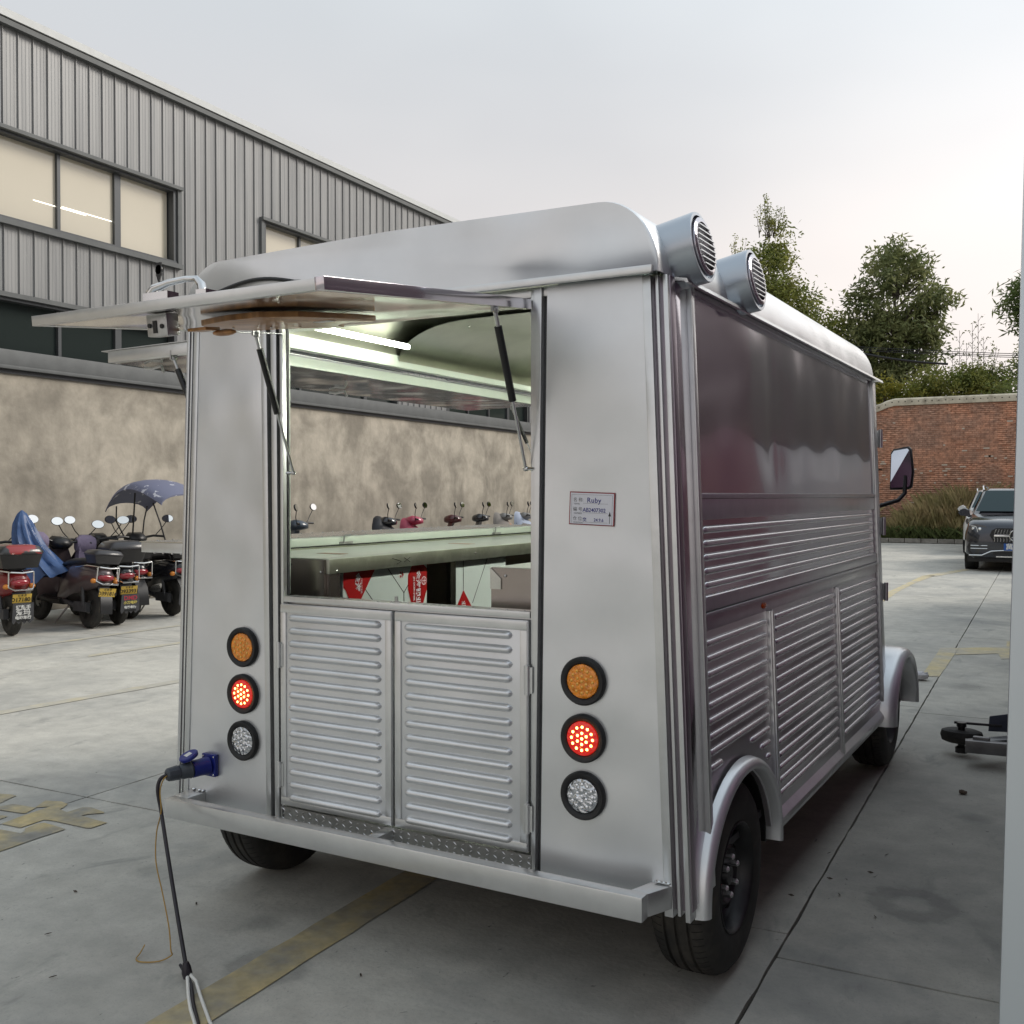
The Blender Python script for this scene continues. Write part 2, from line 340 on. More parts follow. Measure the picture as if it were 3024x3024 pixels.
# small litter
def pebble(loc, r, m, label, cat, name, seed):
    b = B(); b.ell((0, 0, r*.5), (r, r*.8, r*.5), 10, 7); rnd = random.Random(seed)
    b.v = [v*(1+rnd.uniform(-.18, .18)) for v in b.v]; b.v = [Vector((v.x, v.y, max(0, v.z))) for v in b.v]
    o = b.build(name, m, smooth=True, loc=(loc[0], loc[1], .001)); tag(o, label, cat); return o
pebble((-1.30, 9.13), .075, mat('white_rag', (.6, .58, .6), .8, col2=(.1, .1, .1), c2scale=16), 'crumpled white and black rag on the concrete beside the front fender', 'rag', 'crumpled_rag', 3)
pebble((-.60, 5.75), .022, mat('brown_stone', (.12, .09, .07), .9), 'small brown stone on the concrete near the drawbar wheel', 'stone', 'small_stone', 4)
LEAFM = mat('dry_leaf', (.075, .06, .045), .8)
for i, (x, y) in enumerate(((-.93, 4.2), (-.86, 4.05), (-.78, 4.6), (-.80, 4.35), (-.7, 3.9), (-1.0, 4.5), (-1.02, 3.95), (-2.05, 2.6), (-3.2, 2.3), (-3.45, 2.6), (-2.95, 2.75), (-2.9, 2.1))):
    a = i*2.1; b = B(); c, s = cos(a)*.012, sin(a)*.012; b.add([(c, s, .004), (-s*.3, c*.3, .007), (-c, -s, .005), (s*.3, -c*.3, .002), (c, s, .006), (-s*.3, c*.3, .009), (-c, -s, .007), (s*.3, -c*.3, .004)], [(0,1,2,3), (7,6,5,4), (0,4,5,1), (1,5,6,2), (2,6,7,3), (3,7,4,0)])
    near_ = ('right of the truck' if i < 7 else 'left of the loose cable')
    o = b.build('dry_leaf', LEAFM, loc=(x, y, .001)); tag(o, 'dry dark leaf scrap lying on the concrete '+near_, 'leaf', 'dry scraps on the concrete '+near_)

# ================================================================== factory building
PLAST = mat('mottled_plaster', (.50, .45, .375), .9, col2=(.30, .27, .225), c2=(.38, .62), c2scale=1.25, dist=.35, var=.13, vscale=4.5, bump=(9, .35, .02), bump2=(60, .2, .004), spec=.2)
CLAD = mat('grey_cladding_sheet', (.30, .30, .297), .45, .25, var=.07, vscale=2.2, stretch=(6, 6, .25), objvar=.035, col2=(.22, .222, .224), c2=(.45, .7), c2scale=1.2)
CLADD = mat('cladding_rib_edge', (.23, .22, .205), .5, .25, var=.1)
def base_dirt(m, z1=1.0, col=(.16, .145, .12)):
    t = m.node_tree; b = t.nodes['Principled BSDF']; n = t.nodes.new; l = t.links.new; cur = b.inputs['Base Color'].links[0].from_socket
    g = n('ShaderNodeNewGeometry'); sp = n('ShaderNodeSeparateXYZ'); l(g.outputs['Position'], sp.inputs[0])
    mp = n('ShaderNodeMapping'); mp.inputs['Scale'].default_value = (2, 2, .35); l(g.outputs['Position'], mp.inputs[0])
    nz = n('ShaderNodeTexNoise'); nz.inputs['Scale'].default_value = 2.2; nz.inputs['Detail'].default_value = 7; l(mp.outputs[0], nz.inputs[0])
    a = n('ShaderNodeMath'); a.operation = 'MULTIPLY_ADD'; l(nz.outputs[0], a.inputs[0]); a.inputs[1].default_value = -2.2; l(sp.outputs[2], a.inputs[2])
    r = n('ShaderNodeMapRange'); r.inputs[1].default_value = -1.3; r.inputs[2].default_value = z1; r.inputs[3].default_value = .75; r.inputs[4].default_value = 0; l(a.outputs[0], r.inputs[0])
    mx = n('ShaderNodeMixRGB'); l(r.outputs[0], mx.inputs[0]); l(cur, mx.inputs[1]); mx.inputs[2].default_value = (*col, 1); l(mx.outputs[0], b.inputs['Base Color'])
base_dirt(PLAST)
FLASH = mat('grey_flashing', (.13, .135, .135), .6, .1, var=.12, vscale=4)
FRAMEG = mat('window_frame_grey', (.10, .105, .11), .4, .4)
GLASSD = mat('dark_window_glass', (.03, .038, .036), .06, 0, spec=.22, bump=(1.2, .05, .01, 1))
SKYPANE = mat('cream_sky_pane', (.66, .60, .48), .12, 0, coat=.9, croughness=.04, var=.03, vscale=.5)  # cream stands in for bright sky mirrored in the upper panes
WALLN = -11.9
fac = thing('factory_building', 'long grey factory with ribbed metal cladding above a mottled plaster base', 'building', yard(WALLN, 14))
FO = Vector(yard(WALLN, 14))
def fp(b, name, m, parent=None, **k): return b.build(name, m, parent or fac, off=FO, **k)
def FB(): b = B(); b.X = YM; return b
b = FB(); b.box(WALLN-.3, WALLN, -6, 34, 0, 3.17); fp(b, 'plaster_wall', PLAST)
b = FB(); b.box(WALLN-16, WALLN-.35, -6, 34, 0, 7.4); fp(b, 'building_core', mat('inner_wall', (.1, .1, .1), .9))
b = FB(); b.box(WALLN-16.2, WALLN+.06, -6.1, 34.1, 7.60, 7.69); fp(b, 'roof_sheet', FLASH)
b = FB(); b.box(WALLN-.1, WALLN+.10, -6.1, 34.1, 7.66, 7.76); fp(b, 'eaves_gutter', mat('white_gutter', (.62, .63, .62), .5, var=.06))
b = FB(); b.box(WALLN-.05, WALLN+.085, -6, 34, 7.57, 7.64); fp(b, 'eaves_trim', FLASH)
b = FB(); b.box(WALLN-.05, WALLN+.09, -6, 34, 3.175, 3.22); b.prism([(WALLN, 3.22), (WALLN+.06, 3.22), (WALLN+.05, 3.425), (WALLN, 3.425)], 1, -6, 34); fp(b, 'sill_flashing', FLASH, bevel=.004)
b = FB(); b.box(WALLN-.05, WALLN+.03, -6, 34, 3.12, 3.172); fp(b, 'drip_flashing', mat('dark_flashing', (.07, .07, .075), .5))
P = .2245; OFFR = 8.74
wins = [7.62+6.1*k for k in range(-2, 4)]     # window starts, each 4 panes wide (4.0 m)
segs = {}
def clad(fd0, fd1, z0, z1, shared={}):
    """one pressed sheet: flat web with a raised rib at its right edge"""
    key = (round(fd1-fd0, 3), round(z0, 2), round(z1, 2))
    if key not in shared:
        W = fd1-fd0; poly = [(0, .0), (W-.019, .0), (W-.015, .021), (W-.005, .021), (W, .0)]
        b = B(); b.X = YM; n_ = len(poly)
        b.add([(d, y, z) for z in (z0, z1) for y, d in poly], [(i, i+1, n_+i+1, n_+i) for i in range(n_-1)])
        for i in range(1, 4):
            y = W*.24*i; b.add([(0.0, y-.008, z0), (.002, y, z0), (0.0, y+.008, z0), (0.0, y-.008, z1), (.002, y, z1), (0.0, y+.008, z1)], [(0, 1, 4, 3), (1, 2, 5, 4)])
        me = b.build('cladding_sheet', CLAD, fac); shared[key] = me; o = me
    else:
        o = shared[key].copy(); COL.objects.link(o)
    o.location = yard(WALLN, fd0)-FO; return o
n0 = int((-5.8-OFFR)/P); cnt = 0
for k in range(n0, int((34-OFFR)/P)):
    a = OFFR+k*P; c = a+P
    if c > 34: break
    inw = any(a > w0-.12 and c < w0+4.0+.12 for w0 in wins) 
    if 1.0 < a < 25.0: pass
    if inw:
        clad(a, c, 6.26, 7.58)
        clad(a, c, 4.16, 5.05)
    else:
        clad(a, c, 3.43, 7.58)
def fbox(a, c, z0, z1, d0, d1, name, m, parent=None, **k):
    b = FB(); b.box(WALLN+d0, WALLN+d1, a, c, z0, z1); return fp(b, name, m, parent, **k)
for w0 in wins:
    w1 = w0+4.0
    for lvl, (z0, z1, pane) in enumerate(((3.43, 4.06, GLASSD), (5.14, 6.20, SKYPANE))):
        fr = fbox(w0-.06, w0, z0, z1, -.14, .02, 'window', FRAMEG)
        fbox(w1, w1+.06, z0, z1, -.14, .02, 'frame', FRAMEG, fr)
        fbox(w0-.06, w1+.06, z0-.045, z0, -.14, .03, 'frame', FRAMEG, fr); fbox(w0-.06, w1+.06, z1, z1+.045, -.14, .02, 'frame', FRAMEG, fr)
        for i in range(4):
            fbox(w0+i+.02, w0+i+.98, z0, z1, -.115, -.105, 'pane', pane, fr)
            if i: fbox(w0+i-.025 - (.0 if i != 3 else .03), w0+i+.025+(.0 if i != 3 else .03), z0, z1, -.13, -.06, 'mullion', FRAMEG, fr)
    fbox(w0-.14, w1+.14, 6.235, 6.285, -.02, .09, 'window_hood', FLASH); fbox(w0-.14, w1+.14, 5.03, 5.10, -.02, .08, 'window_ledge', FLASH)
    fbox(w0-.14, w0-.065, 5.10, 6.235, -.02, .05, 'window_jamb', FLASH); fbox(w1+.065, w1+.14, 5.10, 6.235, -.02, .05, 'window_jamb', FLASH)
    fbox(w0-.12, w1+.12, 4.10, 4.16, -.02, .07, 'window_hood', FLASH)
LAMP = mat('indoor_strip_lamp', (1, 1, 1), .5, emit=(1, .95, .8), estr=1.3)
for fd0, z in ((7.7, 5.56), (9.25, 5.48), (9.7, 5.50)):
    b = FB(); b.box(WALLN-.104, WALLN-.102, fd0, fd0+.85, z, z+.012); fp(b, 'strip_lamp', LAMP)

# ================================================================== brick wall, kerb, weeds
BRK = mat('red_brick', (.60, .30, .19), .9, col2=(.42, .25, .18), c2=(.4, .62), c2scale=1.3, var=.38, vscale=9, objvar=.16, bump=(50, .4, .006))
def brick_core():
    m = bpy.data.materials.new('brick_wall_far'); m.use_nodes = True; t = m.node_tree; b = t.nodes['Principled BSDF']; b.inputs['Roughness'].default_value = .9
    g = t.nodes.new('ShaderNodeNewGeometry'); mp = t.nodes.new('ShaderNodeMapping'); mp.inputs['Rotation'].default_value = (pi/2, 0, 0); t.links.new(g.outputs['Position'], mp.inputs[0])
    br = t.nodes.new('ShaderNodeTexBrick'); br.inputs['Scale'].default_value = 1; br.inputs['Brick Width'].default_value = .25; br.inputs['Row Height'].default_value = .065; br.inputs['Mortar Size'].default_value = .006
    br.inputs['Color1'].default_value = (.50, .22, .13, 1); br.inputs['Color2'].default_value = (.36, .17, .11, 1); br.inputs['Mortar'].default_value = (.30, .20, .14, 1); t.links.new(mp.outputs[0], br.inputs[0])
    t.links.new(br.outputs[0], b.inputs['Base Color']); return m
bw = thing('brick_wall', 'tall red brick boundary wall with a cream rendered coping', 'wall', (-4.3, 36.65, 0)); BO = Vector((-4.3, 36.65, 0))
def bp(b, name, m, **k): return b.build(name, m, bw, off=BO, **k)
def wtop(x): 
    t = min(1, max(0, (x+6.75)/.75)); return 4.34+.22*(t*t*(3-2*t))
b = B(); pts = [(-26+i*.25, wtop(-26+i*.25)) for i in range(185)]
b.prism([(x, z) for x, z in pts]+[(20, 0), (-26, 0)], 1, 36.515, 36.85); bp(b, 'wall_core', brick_core())
b = B(); rings = [[(x, 36.44, z), (x, 36.44, z+.20), (x, 36.50, z+.25), (x, 36.90, z+.25), (x, 36.94, z)] for x, z in pts]; b.loft(rings); bp(b, 'coping', mat('cream_render', (.62, .56, .44), .85, col2=(.33, .29, .22), c2=(.5, .7), c2scale=3, var=.1, vscale=8), bevel=.01)
b = B()
for i in range(60): b.box(-8+i*.21, -8+i*.21+.035, 36.432, 36.442, wtop(-8+i*.21)+.11, wtop(-8+i*.21)+.14)
bp(b, 'drain_holes', DARK, kind='stuff')
proto = None; rnd = random.Random(5); sv, sf = [], []; nparts = 0
for j in range(70):
    z = .03+j*.0655
    for i in range(44):
        x = -9.4+i*.252+(.126 if j % 2 else 0); 
        if z+.06 > wtop(x) or z+.06 > wtop(x+.25): continue
        if rnd.random() < .012 and z > 1.5: continue
        vis = -5.9 < x < -2.9 and 2.6 < z < 4.3
        d = rnd.uniform(-.006, .012)
        if vis and nparts < 290:
            if proto is None:
                b = B(); b.box(0, .24, 0, .1, 0, .054); proto = b.build('brick', BRK, bw); o = proto
            else: o = proto.copy(); COL.objects.link(o)
            o.location = Vector((x, 36.50-d, z))-BO; nparts += 1
        else:
            k = len(sv); x0, x1, y0, y1, z0, z1 = x, x+.24, 36.50-d, 36.6, z, z+.054
            sv += [(x0,y0,z0),(x1,y0,z0),(x1,y1,z0),(x0,y1,z0),(x0,y0,z1),(x1,y0,z1),(x1,y1,z1),(x0,y1,z1)]
            sf += [(k+a_, k+b_, k+c_, k+d_) for a_, b_, c_, d_ in ((0,1,5,4),(1,2,6,5),(3,0,4,7),(4,5,6,7),(3,2,1,0))]
o = fast_mesh('remaining_bricks', np.array(sv)-np.array(BO), sf, BRK, 'stuff', bw)
b = B(); rr_ = random.Random(9)
for i in range(60):
    x, j = rr_.uniform(-7, -1.5), rr_.choice([rr_.randint(28, 42), rr_.randint(14, 60)]); z = .03+j*.0655; wd_ = rr_.uniform(.05, .2)
    b.box(x, x+wd_, 36.478, 36.49, z+.004, z+.05)
bp(b, 'mortar_smears', mat('pale_mortar', (.62, .52, .42), .9), kind='stuff')
b = B()
for i in range(24): b.box(-10+i*.5+.01, -10+(i+1)*.5-.01, 35.35, 35.5, 0, .14)
kerb = b.build('kerb', mat('kerb_stone', (.30, .28, .25), .9, var=.3, vscale=5)); kerb['kind'] = 'structure'
b = B(); b.box(-26, 20, 35.5, 36.5, -.02, .13); so_ = b.build('verge', mat('verge_soil', (.09, .075, .05), .95, var=.3)); so_['kind'] = 'structure'
rg = np.random.default_rng(3)
def blades(name, n, xr, yr, h, w0, m, z0=.1, lean=.35, mod=None):
    x = rg.uniform(*xr, n); y = rg.uniform(*yr, n); hh = rg.uniform(.35, 1, n)*h
    if mod is not None: hh *= np.array([mod(a) for a in x])
    a = rg.uniform(0, 2*pi, n); lx_ = rg.normal(0, lean, n)*hh; ly = rg.normal(0, lean*.5, n)*hh
    dx, dy = np.cos(a)*w0/2, np.sin(a)*w0/2; o1 = np.zeros(n)
    V = np.stack([np.stack([x-dx, y-dy, o1+z0], 1), np.stack([x+dx, y+dy, o1+z0], 1), np.stack([x+lx_*.4+dx*.7, y+ly*.4+dy*.7, z0+hh*.6], 1), np.stack([x+lx_, y+ly, z0+hh], 1)], 1).reshape(-1, 3)
    F = np.arange(4*n).reshape(-1, 4)[:, [0, 1, 2, 3]]
    return V, F
WEED = mat('dry_green_weeds', (.27, .235, .10), .8, col2=(.44, .34, .18), c2=(.42, .58), c2scale=1.6, var=.3, vscale=5, transl=.25)
hmod = lambda x: .55+.65*noise.noise(Vector((x*.9, 2, 0)))+.45*noise.noise(Vector((x*2.7, 5, 0)))+(.45 if -4.6 < x < -2.4 else 0)
V, F = blades('weeds', 70000, (-9.5, 1.5), (35.45, 36.45), 1.55, .016, WEED, mod=hmod, lean=.28); wd = fast_mesh('weeds', V, F, WEED, 'stuff'); wd['label'] = 'dry green weeds growing along the foot of the brick wall'
V, F = blades('low', 9000, (-9.5, 1.5), (35.4, 35.75), .5, .05, WEED, lean=.7); wd = fast_mesh('weeds', V, F, mat('low_weeds', (.11, .14, .045), .8, var=.4, vscale=6, transl=.2), 'stuff'); wd['label'] = 'low green ground weeds behind the kerb'

# ================================================================== trees
def leafmat(nm, c1, c2_): return mat(nm, c1, .6, col2=c2_, c2=(.38, .62), c2scale=.9, var=.4, vscale=3, transl=.38, spec=.4)
BARK = mat('bark', (.07, .055, .045), .9, var=.3, vscale=10)
def leaves(centers, per, spread, ln, wd, droop=.6):
    n = len(centers)*per; c = np.repeat(np.array(centers), per, 0)
    p = c+rg.normal(0, 1, (n, 3))*np.array(spread)
    a = rg.uniform(0, 2*pi, n); el = rg.normal(-droop*.4, .6, n)
    d = np.stack([np.cos(a)*np.cos(el), np.sin(a)*np.cos(el), np.sin(el)], 1); l_ = ln*rg.uniform(.6, 1.25, (n, 1))
    r = rg.normal(0, 1, (n, 3)); s = np.cross(d, r); s /= np.linalg.norm(s, axis=1, keepdims=True)+1e-9; s *= wd*.5
    V = np.stack([p, p+d*l_*.5+s, p+d*l_, p+d*l_*.5-s], 1).reshape(-1, 3)
    return V, np.arange(4*n).reshape(-1, 4)
def tree(name, label, x, y, trunk_h, blobs, m, n_cl=150, per=45, spread=(.28, .28, .22), ln=.26, wd=.08, r0=.16, twigs=0, group=None, cat='tree', limbs=26, droop=.6, ydepth=1., holes=.5):
    """blobs: (dx, z, rx, rz) ellipsoids that the crown fills"""
    t = thing(name, label, cat, (x, y, 0), group=group); cl = []
    vol = [a[2]*a[2]*a[3] for a in blobs]; tot = sum(vol); seed = rg.uniform(0, 100)
    for bl, v_ in zip(blobs, vol):
        k = int(n_cl*v_/tot)+2
        got = 0; tries = 0
        while got < k and tries < k*12:
            tries += 1; q = rg.normal(0, 1, 3); q /= np.linalg.norm(q); q *= rg.uniform(.15, 1)**.5
            c = (bl[0]+q[0]*bl[2], q[1]*bl[2]*ydepth, bl[1]+q[2]*bl[3])
            if noise.noise(Vector((c[0]*.9+seed, c[1]*.9, c[2]*.9))) < -.12*holes: continue
            cl.append(c); got += 1
    V, F = leaves(cl, per, spread, ln, wd, droop); o = fast_mesh('crown', V, F, m, None, t)
    b = B(); top = max(a[1]+a[3]*.6 for a in blobs); zb_ = min(a[1]-a[3] for a in blobs)
    b.tube([(0, 0, -.05), (.05, 0, top*.3), (-.05, .05, top*.6), (0, 0, top*.92)], [r0, r0*.75, r0*.45, r0*.1], 8)
    idx = rg.choice(len(cl), min(limbs, len(cl)), replace=False)
    for i in idx:
        c = Vector(cl[i]); zs = max(.8, c.z-.55*math.hypot(c.x, c.y)-.6); zs = min(zs, c.z*.9)
        s = Vector((0, 0, zs)); md = s.lerp(c, .5)+Vector((0, 0, .12)); b.tube([s, md, c], [r0*.3, r0*.18, r0*.06], 5)
    b.build('trunk', BARK, t, smooth=True)
    if twigs:
        b = B(); tw_ = []
        for i in range(twigs):
            bl = blobs[-1]; a = rg.uniform(0, 2*pi); rr = rg.uniform(0, .8)*bl[2]; x0, y0 = bl[0]+cos(a)*rr, sin(a)*rr
            z0 = bl[1]+bl[3]*.3; h_ = rg.uniform(.5, 1.9)*(1.1-rr/bl[2]*.6); dx = x0*.35+rg.normal(0, .14)
            b.tube([(x0, y0, z0), (x0+dx, y0, z0+h_*.5), (x0+dx*1.6, y0, z0+h_)], [.016, .010, .004], 4)
            tw_.append([(x0+dx*q_, y0, z0+h_*q_) for q_ in (.45, .6, .75, .85, .95, 1.0)])
        b.build('bare_twigs', BARK, t)
        V, F = leaves([q_ for r_ in tw_ for q_ in r_], 5, (.06, .06, .05), .11, .05, -.4); fast_mesh('sparse_leaves', V, F, m, None, t)
    return t
G1 = leafmat('leaf_dark_green', (.10, .145, .045), (.18, .225, .075)); G2 = leafmat('leaf_olive_green', (.14, .175, .04), (.28, .28, .075))
G3 = leafmat('leaf_grey_green', (.14, .175, .07), (.27, .28, .12)); G4 = leafmat('leaf_yellow_green', (.14, .17, .03), (.34, .30, .05))
tree('tall_tree', 'tall olive tree with bare upright twigs on top behind the truck roof', -12.45, 44, 3, [(0, 10.9, 1.25, 1.5), (.2, 9.4, 1.9, 1.4), (1.6, 7.9, 1.9, 1.6), (.8, 5.6, 2.2, 1.8), (0, 12.3, .8, 1.2)], G2, 480, 62, ln=.20, wd=.08, twigs=26, holes=.8)
tree('slender_tree', 'thin twiggy treetop just left of the tall olive tree', -14.3, 45, 3, [(0, 9.6, .8, 1.9), (.1, 11.2, .3, .9)], G2, 40, 40, ln=.20, wd=.07, twigs=14)
tree('round_tree', 'broad round dark green tree with drooping long leaves', -7.25, 44, 3, [(-.1, 10.55, 1.5, 1.3), (-1.2, 8.9, 1.3, 1.2), (1.1, 9.0, 1.35, 1.2), (0, 8.3, 1.6, 1.3), (-.9, 7.2, 1.3, 1.0), (.9, 7.4, 1.2, .9), (0, 6.1, 1.2, .9)], G3, 330, 46, ln=.29, wd=.085, droop=.9, spread=(.21, .21, .17), r0=.2, holes=1.5, limbs=46)
tree('conifer_tree', 'dark feathery tree at the right edge beside the silver post', -1.45, 44, 3, [(.2, 10.4, .9, 1.2), (-.4, 8.8, 1.35, 1.4), (0, 6.6, 1.5, 1.3), (.4, 4.8, 1.6, 1.2)], G1, 330, 56, ln=.34, wd=.07, droop=.3, spread=(.34, .34, .10), holes=1.0)
tree('background_tree', 'dense dark tree filling the gap behind the truck roof', -9.7, 46, 3, [(0, 6.4, 1.9, 1.4), (.4, 4.8, 2.2, 1.2), (-.9, 7.6, 1.1, .9)], G1, 170, 48, ln=.24, wd=.09, holes=.4)
tree('yellow_shrub', 'yellow green bush behind the left end of the brick coping', -6.9, 39.5, 1, [(0, 5.0, 1.0, .7), (.8, 4.9, .8, .6), (-.8, 5.3, .6, .6)], G4, 70, 45, ln=.16, wd=.07, r0=.08, cat='shrub', spread=(.2, .2, .16))
tree('bushy_shrub', 'wide olive bush rising above the middle of the brick coping', -4.6, 40.5, 1, [(0, 5.3, 1.5, 1.0), (-1.0, 5.2, 1.0, .8), (1.1, 5.2, 1.1, .8)], G2, 230, 60, ln=.15, wd=.055, r0=.08, cat='shrub', spread=(.2, .2, .18), twigs=10)
tree('bushy_shrub', 'dark green bush under the feathery tree at the right edge', -2.2, 39.5, 1, [(0, 4.8, 1.2, .7), (.9, 5.0, .9, .7)], G1, 70, 50, ln=.15, wd=.06, r0=.08, cat='shrub', spread=(.2, .2, .18))
tree('dark_shrub', 'dark low bush behind the lowered left end of the coping', -8.8, 40, 1, [(0, 4.6, 1.6, .8), (.9, 5.0, .9, .7), (-1.5, 4.8, 1.2, .8)], G1, 110, 52, ln=.17, wd=.07, r0=.08, cat='shrub', spread=(.2, .2, .18))
# bare saplings between the two trees
SAPL = ['lowest bare sapling just right of the round tree', 'bare sapling second right of the round tree', 'bare sapling third right of the round tree', 'bare sapling in the middle of the gap between two trees, fourth from the left', 'tallest bare sapling above the brick wall', 'bare sapling nearest the feathery tree at the right edge']
for i, x in enumerate((-5.0, -4.75, -4.5, -4.3, -4.1, -3.9)):
    t = thing('bare_sapling', SAPL[i], 'sapling', (x, 43, 0), group='bare saplings above the brick wall'); h_ = (7.1, 7.9, 7.4, 8.1, 8.5, 7.6)[i]; b = B()
    b.tube([(0, 0, 0), (.05, 0, h_*.6), (.02, 0, h_)], [.03, .02, .006], 5)
    for k in range(14): z = h_*(.62+.37*k/14); s = 1 if k % 2 else -1; b.tube([(.03, 0, z), (.03+s*.12, 0, z+.22)], [.008, .004], 4)
    b.build('stem', BARK, t); cl = [(.03+(.14 if k % 2 else -.14), 0, h_*(.62+.37*k/14)+.22) for k in range(0, 14)]
    V, F = leaves(cl, 5, (.03, .03, .04), .09, .05); fast_mesh('leaf_tufts', V, F, G3, None, t)
# overhead wires
b = B()
for dz, dy in ((0, 0), (.07, .1), (.13, .05)):
    b.tube([(-14+i*1.2, 38.5+dy, 7.55+dz-(i*.145)+.012*(i-7)**2*.35) for i in range(15)], .012, 5)
o = b.build('overhead_cable', BLACKPL, smooth=True)
for px, ph, lb in ((-14.1, 8.6, 'grey concrete utility pole hidden behind the truck at the left end of the overhead cable'), (2.8, 6.6, 'grey concrete utility pole at the right end of the overhead cable')):
    pl = thing('utility_pole', lb, 'utility pole', (px, 38.62, 0), group='poles that carry the overhead cable'); bb = B(); bb.tube([(0, 0, -.1), (0, 0, ph)], [.16, .10], 12); bb.build('pole_shaft', MATS['kerb_stone'], pl, smooth=True)
    bb = B(); bb.box(-.5, .5, -.06, 0, ph-.9, ph-.8); bb.build('cross_arm', ZINC, pl); tag(o, 'black overhead cable bundle sagging across the trees above the brick wall', 'cable')
b = B(); b.tube([(-8.2+i*.45, 38.5, 6.83-i*.11+.02*(i-3)**2*.3) for i in range(9)], .045, 6); o = b.build('cable_splice', BLACKPL, smooth=True); tag(o, 'thick taped bundle on the overhead cable in front of the round tree', 'cable bundle')

# ================================================================== shed on the far side of the yard, outside the frame (mirrored in the glossy truck sides)
SHED = mat('shed_dark_cladding', (.075, .062, .07), .6, .1, var=.15, vscale=1.2)
shed = thing('warehouse_shed', 'dark grey warehouse shed on the right side of the yard', 'building', (15, 14, 0)); SO = Vector((15, 14, 0))
b = B(); b.box(10, 20, -12, 40, 0, 9.2); b.build('shed_wall', SHED, shed, off=SO)
b = B(); b.prism([(9.6, 9.2), (15, 11), (20.4, 9.2)], 1, -12.3, 40.3); b.build('roof', FLASH, shed, off=SO)
for i in range(8):
    b = B(); b.box(9.93, 9.995, -8+i*6, -5+i*6, 1.0 if i % 3 else 0, 3.2); b.build('shed_door', mat('shed_door_grey', (.28, .29, .29), .5), shed, off=SO)
# ================================================================== the food truck
CX = -2.03; YR = 2.75; YF = 5.87; K = .0406
def sx(z): return -.997-K*(z-.37)            # outer face of the right side wall at height z
def ex(z): return -1.045-K*(z-.385)          # right edge of the rear face
def mirx(x): return 2*CX-x
TO = Vector((CX, 4.3, 0))
def R_(p): return (sx(p[2])+p[0], p[1], p[2])           # map for pieces on the right wall (x = how far proud)
def L_(p): return (mirx(sx(p[2])+p[0]), p[1], p[2])
truck = thing('food_truck', 'silver retro box food truck with raised rear hatch and ribbed side panels', 'food truck', TO)
def tp(b, name, m, parent=None, **k): return b.build(name, m, parent or truck, off=TO, **k)

def rib_b(length, w=.021, h=.013, axis=0):
    """long raised bead with rounded ends; lies along x (axis 0, proud of -y) or y (axis 1, proud of +x)"""
    st = [(-length/2, .05), (-length/2+w*.35, .6), (-length/2+w*.9, .93), (-length/2+w*1.6, 1), (length/2-w*1.6, 1), (length/2-w*.9, .93), (length/2-w*.35, .6), (length/2, .05)]
    rings = []
    for t, s in st:
        ring = []
        for k in range(7):
            a = pi*k/6; d = sin(a)*h*s; z = cos(a)*w*s
            ring.append((t, -d, z) if axis == 0 else (d, t, z))
        rings.append(ring)
    b = B(); b.loft(rings, closed=False, caps=False); return b
RIBCACHE = {}; SIDERIB = mat('silver_rib_glossy', (.74, .725, .745), .24, .75, coat=.5, croughness=.04, var=.03)
def rib(length, loc, parent, axis=0, tilt=0., w=.017, h=.012, mt=None):
    key = (round(length, 3), axis, round(w, 4))
    if key not in RIBCACHE: 
        o = rib_b(length, w, h, axis).build('rib', mt or (SIDERIB if axis else SILVER), parent, smooth=True, autosm=80); RIBCACHE[key] = o
    else:
        o = RIBCACHE[key].copy(); COL.objects.link(o); o.parent = parent
    o.location = Vector(loc)-TO-(parent.location if parent != truck else Vector()); o.rotation_euler = (0, tilt, 0); return o

def grid_panel(name, pts, nu, nv, thick, m, amp=.0, fn=None, parent=None):
    """a sheet between four corners with slight dents; corners bl, br, tr, tl; thickness along normal inward"""
    bl, br, tr, tl = [Vector(p) for p in pts]; nrm = (br-bl).cross(tl-bl).normalized()
    b = B(fn); V = []; 
    for j in range(nv+1):
        for i in range(nu+1):
            u, v_ = i/nu, j/nv; p = bl*(1-u)*(1-v_)+br*u*(1-v_)+tr*u*v_+tl*(1-u)*v_
            e = min(u, 1-u, v_, 1-v_)*6; e = min(1, e)
            p = p+nrm*(noise.noise(p*2.3)*amp*e); V.append(p)
    k = len(V); V += [p-nrm*thick for p in V]; F = []
    for j in range(nv):
        for i in range(nu):
            a = j*(nu+1)+i; F.append((a, a+1, a+nu+2, a+nu+1)); F.append((k+a+nu+1, k+a+nu+2, k+a+1, k+a))
    rim = [i for i in range(nu+1)]+[j*(nu+1)+nu for j in range(1, nv+1)]+[nv*(nu+1)+i for i in range(nu-1, -1, -1)]+[j*(nu+1) for j in range(nv-1, 0, -1)]
    for i in range(len(rim)): a, c = rim[i], rim[(i+1) % len(rim)]; F.append((a, k+a, k+c, c))
    b.add(V, F); return tp(b, name, m, parent, smooth=True)

